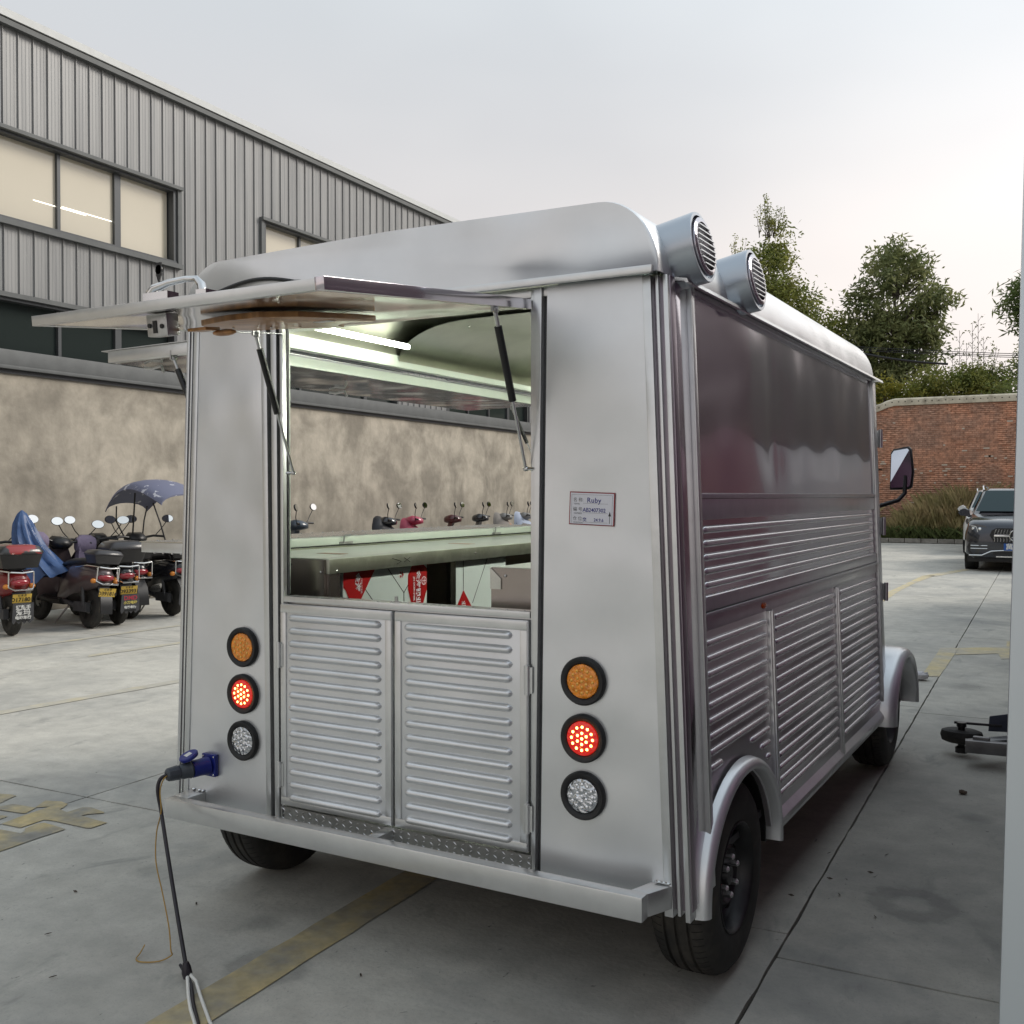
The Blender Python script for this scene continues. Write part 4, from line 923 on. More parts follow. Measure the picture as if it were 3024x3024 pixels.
b = B(); b.lathe([(1.838, .0), (1.838, .012), (1.842, .012), (1.842, 0)], (-2.097, 0, 2.128), 1, 16); b.box(-2.106, -2.088, 1.838, 1.842, 2.112, 2.146); b.prism([(-2.106, 2.114), (-2.088, 2.114), (-2.094, 2.098), (-2.100, 2.098)], 1, 1.8385, 1.8415); b.box(-2.099, -2.095, 1.839, 1.841, 2.085, 2.10)
tp(b, 'key', BLACKPL, hh)

# ---- left hand serving hatch and shelf
lx = lambda z: mirx(sx(z))
FRF = mat('interior_frame_film', (.74, .82, .70), .35, .1, var=.05, vscale=4, bump=(9, .1, .006))
SHM = lambda p: (lx(2.1)-.015-p[0], p[1], 2.108-p[0]*.015+p[2])
b = B(SHM); b.box(.0, .57, 2.87, 5.66, .0, .046); sh = tp(b, 'side_hatch', TRIM, bevel=.002)
b = B(SHM); b.box(-.0, .60, 2.862, 5.67, .0465, .050); tp(b, 'hatch_flange', TRIM, sh)
b = B(SHM); b.box(.02, .55, 2.90, 5.63, -.003, -.0005); tp(b, 'hatch_lining', MIRRORSTEEL, sh)
b = B(SHM); b.box(-.006, -.0005, 2.87, 5.66, -.004, .038); tp(b, 'hatch_edge', FRF, sh)
b = B(SHM)
for y in (3.0, 4.2):
    b = B(SHM); b.tube([(.50, y, -.012), (.46, y, -.02), (.40, y, -.012), (.385, y, -.04)], .006, 8); tp(b, 'hatch_catch', ZINC, sh, smooth=True)
for y in (2.885, 5.6):
    a = SHM((.20, y, -.01)); strut(a, (lx(1.7)-.02, y+.03, 1.70), .012)
b = B(); x0 = lx(1.35); b.box(x0-.36, x0-.01, 2.87, 5.66, 1.318, 1.359); shf = tp(b, 'serving_shelf', TRIM, bevel=.002)
b = B(); b.box(x0-.365, x0-.005, 2.865, 5.665, 1.3585, 1.3625)
tp(b, 'shelf_top', STEEL, shf)
b = B()
for i in range(34): b.ell((x0-.355, 2.95+i*.08, 1.363), (.004, .004, .003), 6, 4); b.ell((x0-.02, 2.95+i*.08, 1.363), (.004, .004, .003), 6, 4)
for i in range(6): b.ell((x0-.28+i*.05, 2.868, 1.316), (.004, .004, .004), 6, 4)
tp(b, 'rivets', CHROME, shf, kind='stuff', smooth=True)

# ---- inside: lining, light tube, counters and cabinets
LIN = mat('interior_stainless', (.43, .44, .36), .30, 1.0, bump=(2.5, .35, .03, 1), bump2=(120, .05, .001), var=.08, vscale=6)
pin = roof_prof(.915, 2.372, 2.19, .2); b = B()
b.loft([[(x, y, z) for x, z in pin] for y in (2.80, 3.6, 4.4, 5.2, 5.85)], caps=False, closed=False); tp(b, 'ceiling_lining', LIN, smooth=True, autosm=60)
b = B(); b.box(-2.96, -1.10, 5.80, 5.84, .43, 2.19); tp(b, 'front_bulkhead', LIN)
b = B(); b.box(-1.14, -1.10, 2.80, 5.80, .43, 2.19); tp(b, 'interior_wall', LIN)
FR = mat('interior_frame_film', (.74, .82, .70), .35, .1, var=.05, vscale=4, bump=(9, .1, .006))
b = B(); b.box(-2.965, -2.935, 2.82, 5.80, 2.166, 2.222); tp(b, 'window_header', FR, bevel=.002)
b = B(); b.box(-2.985, -2.955, 2.82, 5.80, 1.328, 1.362); b.box(-3.03, -2.985, 2.93, 5.68, 1.35, 1.3615); tp(b, 'window_sill', FR, bevel=.002)
b = B(); b.box(-2.985, -2.945, 2.82, 2.93, 1.363, 2.165); tp(b, 'window_jamb', FR)
b = B(); b.box(-2.985, -2.945, 5.68, 5.80, 1.363, 2.165); tp(b, 'window_jamb', FR)
b = B(); b.box(-2.9545, -2.951, 2.92, 5.7, 1.3178, 1.3275); tp(b, 'sill_gap_shade', DARK)  # dark strip standing in for shade in the gap under the sill
for y in (3.62, 4.95):
    b = B(); b.tube([(-2.945, y, 1.335), (-2.94, y, 1.368), (-2.94, y+.045, 1.370)], .004, 6); b.box(-2.954, -2.948, y-.02, y+.07, 1.330, 1.340); tp(b, 'sill_hook', ZINC, smooth=True)
b = B(); b.box(-2.97, -2.94, 2.80, 5.80, .43, 1.324); tp(b, 'interior_wall', LIN)
b = B(); b.box(-2.558, -2.538, YR+.045, YR+.07, 1.193, 2.15); tp(b, 'opening_lining', FR)
b = B(); b.box(-2.5225, -2.506, YR+.020, YR+.030, 1.193, 2.15); tp(b, 'seal', DARKPL)
TUBE = mat('light_tube_on', (1, 1, 1), .4, emit=(.97, 1, .86), estr=10)
FILLTUBE = mat('added_fill_tube', (1, 1, 1), .4, emit=(.98, 1, .9), estr=125)
b = B(); b.tube([(-2.84, 2.92, 2.250), (-2.84, 3.97, 2.250)], .013, 10); tp(b, 'light_tube', TUBE, smooth=True)
b = B(); b.tube([(-2.84, 5.35, 2.250), (-2.84, 5.75, 2.250)], .013, 10); tp(b, 'light_tube', TUBE, smooth=True)
b = B(); b.tube([(-1.155, 3.1, 2.243), (-1.155, 5.4, 2.243)], .013, 10); tp(b, 'light_tube', FILLTUBE, smooth=True)  # extra unseen tube, added to brighten the counters
# curved duct panel over the far part
b = B(); rings = []
for y in (4.02, 4.75, 5.5, 5.79):
    rings.append([(-2.93+.40*(1-cos(pi/2*k/10)), y, 2.195+.168*sin(pi/2*k/10)) for k in range(11)]+[(-2.1, y, 2.366)])
b.loft(rings, caps=False, closed=False); tp(b, 'ceiling_duct', LIN, smooth=True, autosm=60)
b = B()
for x, y, z in ((-2.55, 4.05, 2.34), (-2.2, 4.3, 2.362), (-1.9, 4.6, 2.37), (-1.85, 3.6, 2.37), (-2.3, 3.3, 2.366), (-1.7, 5.0, 2.37)): b.ell((x, y, z-.006), (.007, .007, .004), 8, 5)
tp(b, 'ceiling_rivets', CHROME, smooth=True)
# left counter
CF = mat('counter_fascia', (.40, .41, .34), .32, .85, col2=(.5, .52, .44), c2scale=9, var=.08, bump=(6, .2, .01))
FLM = mat('counter_film', (.78, .86, .76), .3, 0, var=.06, vscale=6, bump=(5, .2, .012), coat=.4)
EP = mat('counter_end_steel', (.42, .37, .34), .2, .9, bump=(4, .4, .02, 1), var=.05)
b = B(); b.box(-2.97, -2.425, 2.90, 5.78, 1.262, 1.315); ct = tp(b, 'counter', CF, bevel=.0015)
b = B(); b.box(-2.968, -2.43, 2.903, 5.77, 1.3155, 1.3175); tp(b, 'counter_film', FLM, ct)
for y in (3.15, 4.1):
    b = B(); b.box(-2.70, -2.58, y, y+.05, 1.318, 1.3188); tp(b, 'tape', mat('brown_tape', (.45, .27, .17), .4), ct)
b = B(); b.box(-2.97, -2.44, 2.888, 2.8985, .60, 1.3135); b.box(-2.44, -2.425, 2.90, 2.96, .60, 1.261); tp(b, 'counter_end', EP, ct)
b = B()
for x, z in ((-2.90, 1.296), (-2.72, 1.295), (-2.60, 1.293), (-2.455, 1.27)): b.ell((x, 2.886, z), (.005, .003, .005), 8, 5)
for y, z in ((2.94, 1.272), (3.9, 1.29)): b.ell((-2.423, y, z), (.003, .005, .005), 8, 5)
tp(b, 'rivets', CHROME, ct, smooth=True)
b = B(); b.tube([(-2.424, 3.28, 1.30), (-2.4235, 3.34, 1.285), (-2.4235, 3.31, 1.275)], .0012, 4); b.tube([(-2.4235, 3.36, 1.298), (-2.4235, 3.40, 1.28)], .0012, 4); b.tube([(-2.4235, 3.40, 1.298), (-2.4235, 3.36, 1.281)], .0012, 4)
tp(b, 'pen_mark', FILMBLK, ct)
# cabinet fronts under the left counter, covered in printed film
XC = -2.47
def cab_panel(y0, y1, name='cabinet_panel'):
    b = B(); b.box(XC-.02, XC, y0, y1, .60, 1.258); return tp(b, name, WHITEFILM)
p1 = cab_panel(3.03, 3.586); p2 = cab_panel(3.812, 4.25)
b = B(); b.box(XC-.45, XC-.03, 3.0, 5.7, .60, .62); b.box(XC-.47, XC-.45, 3.0, 5.7, .6, 1.25); tp(b, 'cabinet_inside', mat('cabinet_dark_steel', (.10, .08, .07), .3, .8))
b = B(); b.box(XC-.02, XC+.002, 3.768, 3.81, .6, 1.258); tp(b, 'cabinet_post', STEEL)
def film_poly(pts, m, parent, nm):
    b = B(); b.add([(XC+.0015, y, z) for y, z in pts], [tuple(range(len(pts)))]); return tp(b, nm, m, parent)
film_poly([(3.032, 1.20), (3.032, 1.257), (3.225, 1.257), (3.10, 1.10), (3.045, 1.19)], FILMRED, p1, 'red_print')
film_poly([(3.475, 1.257), (3.562, 1.257), (3.584, 1.24), (3.584, 1.15), (3.54, 1.06), (3.49, 1.06), (3.449, 1.16), (3.449, 1.22)], FILMRED, p1, 'red_print')
film_poly([(3.873, 1.125), (3.98, 1.0), (3.775, 1.0)], FILMRED, p2, 'red_print')
def film_line(a, c, par, wdt=.004):
    a, c = Vector((a[0], a[1])), Vector((c[0], c[1])); n2 = (c-a).orthogonal().normalized()*wdt/2
    b = B(); b.add([(XC+.001, p.x, p.y) for p in (a-n2, a+n2, c+n2, c-n2)], [(0, 1, 2, 3)]); tp(b, 'line_print', FILMBLK, par)
film_line((3.31, 1.257), (3.42, 1.15), p1); film_line((3.42, 1.15), (3.45, 1.18), p1); film_line((3.42, 1.15), (3.42, 1.0), p1); film_line((3.165, 1.185), (3.25, 1.10), p1); film_line((3.035, 1.13), (3.07, 1.17), p1)
film_line((3.873, 1.125), (3.873, 1.257), p2, .004); film_line((3.95, 1.06), (4.08, 1.257), p2)
def film_text(s, size, y, z, par, nm, m=FILMWHT, bold=.002):
    M = Matrix.Translation((XC+.0028, y, z)) @ Matrix(((0, 0, 1, 0), (0, 1, 0, 0), (-1, 0, 0, 0), (0, 0, 0, 1)))
    b = text_b(s, size, M, bold=bold); return tp(b, nm, m, par)
film_text('金海钢业', .036, 3.518, 1.163, p1, 'film_lettering', bold=.001); film_text('JIN OCEN STEEL', .014, 3.49, 1.16, p1, 'film_lettering', bold=.0005)
film_text('金海', .036, 3.115, 1.215, p1, 'film_lettering', bold=.001); film_text('CEN STEEL', .013, 3.14, 1.20, p1, 'film_lettering', bold=0)
film_text('业', .036, 3.87, 1.06, p2, 'film_lettering', bold=.001)
film_text('金', .026, 3.40, 1.225, p1, 'film_lettering', FILMRED)
b = B(); b.lathe([(XC+.002, .018), (XC+.0025, .018)], (0, 3.562, 1.19), 0, 20); fl = tp(b, 'film_emblem', FILMWHT, p1)
b = B(); b.lathe([(XC+.0026, .014), (XC+.003, .014)], (0, 3.562, 1.19), 0, 20); tp(b, 'film_emblem', FILMRED, p1)
b = B(); b.box(XC+.003, XC+.0035, 3.550, 3.574, 1.188, 1.192); b.box(XC+.003, XC+.0035, 3.560, 3.564, 1.178, 1.202); tp(b, 'film_emblem', FILMWHT, p1)
# right counter
b = B(); b.box(-1.745, -1.145, 2.92, 5.78, 1.295, 1.312); rc = tp(b, 'counter', FLM, bevel=.0015)
b = B(); b.box(-1.745, -1.145, 2.908, 2.9185, .6, 1.311); b.box(-1.75, -1.746, 2.92, 5.75, .6, 1.311); tp(b, 'counter_end', EP, rc)
b = B()
for x, z in ((-1.735, 1.262), (-1.69, 1.285), (-1.53, 1.277)): b.ell((x, 2.906, z), (.005, .003, .005), 8, 5)
tp(b, 'rivets', CHROME, rc, smooth=True)
b = B(); b.prism([(-1.745, 1.31), (-1.705, 1.275), (-1.705, 1.24), (-1.745, 1.24)], 1, 2.902, 2.907); tp(b, 'corner_tab', STEEL, rc)
b = B(); b.tube([(-2.03, 2.77, 1.192), (-2.03, 2.77, 1.212)], .006, 8); b.box(-2.05, -2.01, 2.765, 2.775, 1.192, 1.196); tp(b, 'door_bolt', ZINC)

# ---- rating label
LBL = Vector((-1.3, YR-.0065, 1.5095)); SL = .0098
lab_w, lab_h = .147, .098
b = B(); b.box(-lab_w/2, lab_w/2, 0, .002, -lab_h/2, lab_h/2)
label = b.build('name_label', mat('label_red', (.28, .012, .02), .45), truck, loc=LBL-TO, rot=(0, radians(-2.0*-1), 0))
LW = mat('label_white', (.74, .74, .80), .35, coat=.4); INK = mat('blue_ink', (.03, .03, .22), .5); PRT = mat('grey_print', (.12, .12, .13), .5)
def lp(b, nm, m): return b.build(nm, m, label)
b = B(); b.box(-lab_w/2+.003, lab_w/2-.003, -.0006, -.0001, -lab_h/2+.003, lab_h/2-.003); lp(b, 'label_card', LW)
TX = Matrix(((1, 0, 0, 0), (0, 0, -1, -.0011), (0, 1, 0, 0), (0, 0, 0, 1)))
def lt_(s, size, x, z, m, nm='label_print', bold=0., sp=1.): lp(text_b(s, size, Matrix.Translation((x, 0, z)) @ TX, align='LEFT', bold=bold, spacing=sp), nm, m)
b = B()
for z in (.0155, -.0125, -.040): b.box(-.028, .052, -.0009, -.0007, z-.0003, z+.0003)
for z in (.041, -.0465): b.box(-.066, .066, -.0009, -.0007, z-.0003, z+.0003)
for x in (-.066, .066): b.box(x-.0003, x+.0003, -.0009, -.0007, -.0465, .041)
lp(b, 'label_rule', PRT)
for s, t, z in (('名 称:', 'NAME', .0245), ('编 号:', 'NUMBER', -.0035), ('仓 位:', 'POSITION', -.031)):
    lt_(s, .0135, -.061, z, PRT); lt_(t, .0068, -.058, z-.0115, PRT)
lt_('Ruby', .021, -.016, .0245, INK, 'label_handwriting', .0003, 1.1); lt_('AB2407302', .0165, -.029, -.0045, INK, 'label_handwriting', .0002, .95)
lt_('交', .0125, -.028, -.033, INK, 'label_handwriting', .0002); lt_('24.9.6', .013, .008, -.033, INK, 'label_handwriting', .0002)
b = B(); b.box(.0583, .0597, -.0011, -.0008, -.042, -.018); b.add([(.0545, -.0011, -.02), (.0635, -.0011, -.02), (.059, -.0011, -.006)], [(0, 1, 2)]); lp(b, 'label_arrow', FILMBLK)

# ---- blue inlet socket with the plug and cable in it
BLU = mat('blue_socket_plastic', (.012, .022, .20), .35, var=.1); GRP = mat('grey_plug_plastic', (.055, .065, .08), .45, var=.1)
SK = Vector((-2.865, YR-.004, .546))
b = B(); b.box(SK.x-.032, SK.x+.036, YR-.02, YR-.001, SK.z-.04, SK.z+.042); sock = tp(b, 'inlet_socket', BLU, bevel=.003)
axd = Vector((-.36, -1, -.06)).normalized(); 
def ax_lathe(prof, base, n=24):
    b = B(); z = Vector((0, 0, 1)); a = axd.cross(z).normalized(); u = a.cross(axd).normalized()
    b.loft([[base+axd*t+(a*cos(2*pi*k/n)+u*sin(2*pi*k/n))*r for k in range(n)] for t, r in prof]); return b
b = ax_lathe([(0, .034), (.035, .031), (.055, .032), (.062, .032)], SK+Vector((0, -.015, 0))); tp(b, 'socket_collar', BLU, sock, smooth=True, autosm=40)
c0 = SK+Vector((0, -.015, 0))+axd*.075+Vector((0, 0, .052)); b = B()
z = (axd*.45+Vector((0, 0, 1))).normalized(); a = z.cross(axd).normalized(); u = a.cross(z)
b.loft([[c0+z*t+(a*cos(2*pi*k/24)+u*sin(2*pi*k/24))*r for k in range(24)] for t, r in ((-.008, .034), (.002, .036), (.006, .033))]); tp(b, 'socket_lid', BLU, sock, smooth=True, autosm=40)
b = B(); b.add([c0+z*.0065+a*i*.014+u*j*.012 for i, j in ((-1, -1), (1, -1), (1, 1), (-1, 1))], [(0, 1, 2, 3)]); tp(b, 'lid_sticker', FILMWHT, sock)
b = B()
for dx, dz in ((-.024, .034), (.028, .034), (.028, -.032), (-.024, -.032)): b.ell((SK.x+dx, YR-.0215, SK.z+dz), (.004, .0025, .004), 8, 5)
tp(b, 'screws', CHROME, sock, smooth=True)
base = SK+Vector((0, -.015, 0))+axd*.063
cable = thing('power_cable', 'black power cable hanging from the blue socket beside the bumper', 'cable', (base.x, base.y, 0)); CO = Vector((base.x, base.y, 0))
ax_lathe([(0, .028), (.008, .032), (.014, .029), (.040, .028), (.045, .024), (.05, .024)], base).build('plug', GRP, cable, off=CO, smooth=True, autosm=40)
b = ax_lathe([(.046, .024), (.052, .027), (.09, .024), (.096, .019), (.097, .009), (.088, .008)], base, 10); b.build('plug_nut', GRP, cable, off=CO, bevel=.0015)
pe = base+axd*.092
path = [pe-axd*.02, pe, pe+Vector((-.012, -.022, -.012)), pe+Vector((-.014, -.032, -.05)), pe+Vector((0, -.03, -.12))]
knot = Vector((-2.497, 2.288, .035))
for k in range(1, 9): t = k/8; q = path[4]*(1-t)+knot*t; q.z -= .04*sin(pi*t)*.3; path.append(q)
BCB = mat('black_cable', (.022, .018, .024), .4)
b = B(); b.tube(smooth_path(path), .0068, 10); b.build('cable_sheath', BCB, cable, off=CO, smooth=True)
b = B(); b.tube([knot+Vector((-.006, 0, .034)), knot+Vector((-.004, 0, .018)), knot, knot+Vector((.006, -.006, -.016))], [.009, .015, .017, .011], 9); b.tube([knot, knot+Vector((-.034, .0, .020))], [.011, .004], 5); b.tube([knot, knot+Vector((.028, -.01, -.024)), knot+Vector((.028, -.02, -.03))], .005, 6); b.build('tape_knot', BCB, cable, off=CO, smooth=True)
GZ = .0085
b = B(); b.tube([knot, (-2.47, 2.265, .02), (-2.414, 2.217, GZ), (-2.349, 2.165, GZ), (-2.289, 2.123, GZ), (-2.15, 2.02, GZ), (-1.9, 1.7, GZ)], .0055, 8); b.build('white_wire', mat('white_wire', (.75, .74, .70), .5), cable, off=CO, smooth=True)
b = B(); b.tube([knot+Vector((.01, 0, 0)), (-2.455, 2.285, .02), (-2.389, 2.241, GZ), (-2.311, 2.187, GZ), (-2.25, 2.145, GZ), (-2.1, 2.05, GZ), (-1.8, 1.75, GZ)], .0055, 8); b.build('white_wire', MATS['white_wire'], cable, off=CO, smooth=True)
b = B(); b.tube([knot+Vector((.004, -.01, -.01)), (-2.46, 2.27, .015), (-2.376, 2.199, .007), (-2.28, 2.128, .007), (-2.1, 1.98, .007)], .0062, 8); b.build('cable_sheath', BCB, cable, off=CO, smooth=True)
OCH = mat('yellow_green_wire', (.40, .24, .05), .4)
yw = [pe-axd*.02+Vector((.004, 0, 0)), pe+Vector((.004, -.016, -.006)), pe+Vector((-.004, -.03, -.05)), pe+Vector((.012, -.04, -.12)), pe+Vector((-.012, -.04, -.2))]
gp = Vector((-2.70, 2.36, .012))
for t, dx in ((.25, -.008), (.5, .02), (.75, .045), (.92, .05)):
    q = yw[4]*(1-t)+gp*t; yw.append(q+Vector((dx, 0, 0)))
yw += [Vector((-2.665, 2.375, .02)), Vector((-2.69, 2.345, .006)), Vector((-2.74, 2.315, .004)), Vector((-2.772, 2.32, .005)), Vector((-2.782, 2.345, .012)), Vector((-2.788, 2.37, .03))]
b = B(); b.tube(smooth_path(yw, 6), .0022, 6); b.build('loose_wire', OCH, cable, off=CO, smooth=True)
# ================================================================== scooters
YP = mat('yellow_plate', (.62, .42, .08), .5, var=.08); PTXT = mat('plate_ink', (.03, .025, .02), .6); WHT = mat('white_print', (.68, .68, .66), .5)
REDT = mat('red_tail_lens', (.30, .02, .03), .15, coat=.8, var=.2); ORG = mat('orange_indicator', (.65, .22, .02), .2, coat=.8)
RAIL = mat('chrome_rail', (.75, .75, .75), .15, 1.); SEATM = mat('black_vinyl', (.02, .02, .022), .45, bump=(20, .2, .005)); MIRR = mat('scooter_mirror', (.85, .86, .85), .02, 1.)
ALLOY = mat('dull_alloy', (.28, .27, .25), .35, .8, var=.2)
def rrect(cx_, hw, z0, z1, r=.35):
    """8-gon in (y,z)"""
    h = (z1-z0); a = hw*r; c = h*r
    return [(hw, z0+c), (hw, z1-c), (hw-a, z1), (-hw+a, z1), (-hw, z1-c), (-hw, z0+c), (-hw+a, z0), (hw-a, z0)]
def loftx(b, st):
    b.loft([[(x, y, z) for y, z in rrect(0, hw, z0, z1, r)] for x, hw, z0, z1, r in st]); return b
def scooter(label, fn, fd, theta, paint, plate='', box=None, canopy=False, cover=None, flap=None, wraps=None, far=False, lean=0., mirr_tilt=0., tall=0.):
    heading = math.atan2(sin(radians(theta)), -cos(radians(theta)))
    t = thing('parked_scooter', label, 'scooter', yard(fn, fd), heading, 'scooters parked along the factory wall'); t.rotation_euler.x = lean
    if far: t.scale = (1.1, 1.1, 1.1)
    W = .24
    for x, nm in ((-.62, 'wheel'), (.66, 'wheel')):
        b = B(); b.lathe([(-.035, .15), (-.048, .18), (-.047, .215), (-.03, .238), (0, .245), (.03, .238), (.047, .215), (.048, .18), (.035, .15)], (x, 0, .245), 1, 28); wl = b.build(nm, TYRE, t, smooth=True, autosm=40)
        b = B(); b.lathe([(-.05, .02), (-.045, .06), (-.02, .10), (-.03, .145), (-.036, .158), (.036, .158), (.03, .145), (.02, .10), (.045, .06), (.05, .02)], (x, 0, .245), 1, 24); b.build('rim', ALLOY, wl, smooth=True)
        b = B()
        for k in range(5):
            a = 2*pi*k/5
            for s in (-1, 1): b.add([(x+cos(a+o_)*r_, s*.049, .245+sin(a+o_)*r_) for o_, r_ in ((-.16, .06), (.16, .06), (.10, .14), (-.10, .14))], [(0, 1, 2, 3)])
        b.build('rim_slots', DARK, wl)
    b = loftx(B(), [(-.92, .05, .60, .66, .4), (-.86, .12, .50, .70, .4), (-.62, .165, .44, .74, .35), (-.35, .17, .38, .73, .3), (-.12, .15, .30, .70, .3), (0.0, .12, .27, .45, .3)]); b.build('tail_body', paint, t, smooth=True, autosm=60)
    b = loftx(B(), [(-.1, .14, .24, .33, .3), (.1, .16, .24, .31, .3), (.38, .15, .25, .34, .3)]); b.build('floorboard', BLACKPL, t, smooth=True)
    b = B(); b.loft([[(x+.0, y, z) for x, y in ((sx_, hw), (sx_+.07, hw*.7), (sx_+.09, 0), (sx_+.07, -hw*.7), (sx_, -hw), (sx_-.03, 0))] for sx_, hw, z in ((.42, .15, .28), (.38, .22, .5), (.36, .22, .72), (.32, .13, .88), (.30, .09, .95))]); b.build('leg_shield', paint, t, smooth=True, autosm=60)
    b = loftx(B(), [(.16, .05, .92, .99, .4), (.24, .13, .90, 1.03, .4), (.34, .15, .88, 1.05, .4), (.44, .10, .90, 1.02, .4), (.48, .05, .92, .99, .4)]); b.build('handlebar_cowl', BLACKPL if not far else paint, t, smooth=True, autosm=70)
    b = B(); b.tube([(.18, -.34, .99), (.24, -.22, 1.0), (.27, -.1, .98), (.27, .1, .98), (.24, .22, 1.0), (.18, .34, .99)], .016, 8)
    b.build('handlebar', BLACKPL, t, smooth=True)
    if wraps:
        for s in (-1, 1):
          b = B(); b.loft([[(x+.09*cos(a)*q, s*yy, .96+.13*sin(a)*q) for a in [2*pi*k/10 for k in range(10)]] for x, yy, q in ((.26, .18, .6), (.27, .24, 1), (.26, .34, 1.05), (.24, .40, .8))]); b.box(.20, .30, s*.20, s*.38, .70, .95)
          b.build('handlebar_muff', wraps, t, smooth=True)
    for s in (-1, 1):
        b = B(); top = Vector((.20, s*(.40+.03*mirr_tilt), 1.20)); b.tube([(.25, s*.24, .99), (.235, s*.33, 1.09), top], .006, 6); ma_ = b.build('mirror_stalk', BLACKPL, t, smooth=True)
        fr_ = (Matrix.Translation(top+Vector((0, s*.01, .03))) @ Matrix.Rotation(radians(-8+s*10), 4, 'Z') @ Matrix.Rotation(radians(14), 4, 'Y'))
        b = B(); b.X = fr_ @ Matrix.Diagonal((1, 1.1, .78, 1)); b.lathe([(.03, .02), (.018, .062), (0, .070), (-.006, .067)], (0, 0, 0), 0, 16); b.build('mirror_shell', BLACKPL, ma_, smooth=True)
        b = B(); b.X = fr_ @ Matrix.Diagonal((1, 1.1, .78, 1)); b.lathe([(-.0065, .064), (-.0075, .064)], (0, 0, 0), 0, 16); b.build('mirror_glass', MIRR, ma_)
    b = B(); b.loft([[(x, y, z) for y, z in rrect(0, hw, z0, z1, .35)] for x, hw, z0, z1 in ((-.80, .10, .73, .78), (-.6, .145, .73, .82), (-.3, .15, .70, .80), (-.05, .11, .68, .76), (.02, .07, .66, .72))]); b.build('seat', SEATM, t, smooth=True, autosm=60)
    b = loftx(B(), [(.50, .05, .42, .50, .4), (.66, .07, .46, .53, .4), (.84, .05, .36, .44, .4)]); b.tube([(.36, 0, .85), (.62, .06, .25)], .022, 8); b.tube([(.36, 0, .85), (.62, -.06, .25)], .022, 8); b.build('front_fork', BLACKPL, t, smooth=True)
    b = B(); b.box(-.70, -.40, .055, .11, .19, .30); b.tube([(-.4, .08, .24), (-.05, .08, .30)], .03, 8); b.tube([(-.62, .10, .26), (-.58, .12, .56)], .02, 8); b.tube([(-.62, -.09, .26), (-.58, -.11, .56)], .02, 8); b.build('rear_suspension', DARKPL, t, smooth=True)
    b = B(); b.tube([(-.2, .05, .26), (-.16, .2, .02)], .011, 6); b.tube([(-.2, -.05, .26), (-.23, -.17, .01)], .011, 6); b.build('kickstand', ALLOY, t, smooth=True)
    b = B(); b.ell((-.895, 0, .60), (.04, .10, .045), 14, 8); b.build('tail_light', REDT, t, smooth=True)
    for s in (-1, 1):
        b = B(); b.ell((-.87, s*.135, .56), (.03, .035, .03), 12, 8); b.build('indicator', ORG, t, smooth=True)
    b = B(); b.tube([(-.50, .17, .70), (-.78, .17, .73), (-.96, .11, .72), (-.98, 0, .71), (-.96, -.11, .72), (-.78, -.17, .73), (-.50, -.17, .70)], .010, 8); b.tube([(-.93, .13, .56), (-1.0, .09, .53), (-1.01, -.09, .53), (-.93, -.13, .56)], .010, 8); b.tube([(-.93, .13, .56), (-.94, .13, .72)], .008, 6); b.tube([(-.93, -.13, .56), (-.94, -.13, .72)], .008, 6); b.build('grab_rail', RAIL, t, smooth=True)
    b = B(); b.loft([[(x, y, z) for y in (.07, -.07)]+[(x-.012, y, z) for y in (-.07, .07)] for x, z in ((-.84, .50), (-.93, .40), (-.96, .27), (-.97, .19))]); fl_ = b.build('mudguard', BLACKPL, t, smooth=True)
    if plate:
        PM = Matrix.Translation((-.955, 0, .435)) @ Matrix.Rotation(radians(-14), 4, 'Y')
        b = B(); b.X = PM; b.box(-.004, 0, -.098, .098, -.048, .048); pl_ = b.build('number_plate', YP, t)
        TM = PM @ Matrix(((0, 0, -1, -.0052), (-1, 0, 0, 0), (0, 1, 0, 0), (0, 0, 0, 1)))
        text_b(plate, .062, TM @ Matrix.Translation((0, -.014, 0)), bold=.0018).build('plate_number', PTXT, pl_); text_b('石 家 庄', .026, TM @ Matrix.Translation((0, .032, 0)), bold=.0005).build('plate_number', PTXT, pl_)
    if flap:
        FM = Matrix.Translation((-.985, 0, .29)) @ Matrix.Rotation(radians(-7), 4, 'Y'); b = B(); b.X = FM
        zz = [(.105, -.115)]; pts = [(-.105, .10), (.105, .10), (.112, -.10)]+[(.112-.028*(i+.5)*1.0, -.10-(.03 if i % 2 == 0 else 0)) for i in range(8)]+[(-.112, -.10)]
        b.prism(pts, 0, -.004, .0); fp_ = b.build('mud_flap', DARKPL, t)
        TM = FM @ Matrix(((0, 0, -1, -.0055), (-1, 0, 0, 0), (0, 1, 0, 0), (0, 0, 0, 1)))
        for s_, sz, yy, m_ in flap: text_b(s_, sz, TM @ Matrix.Translation((0, yy, 0)), bold=.0015).build('flap_lettering', m_, fp_)
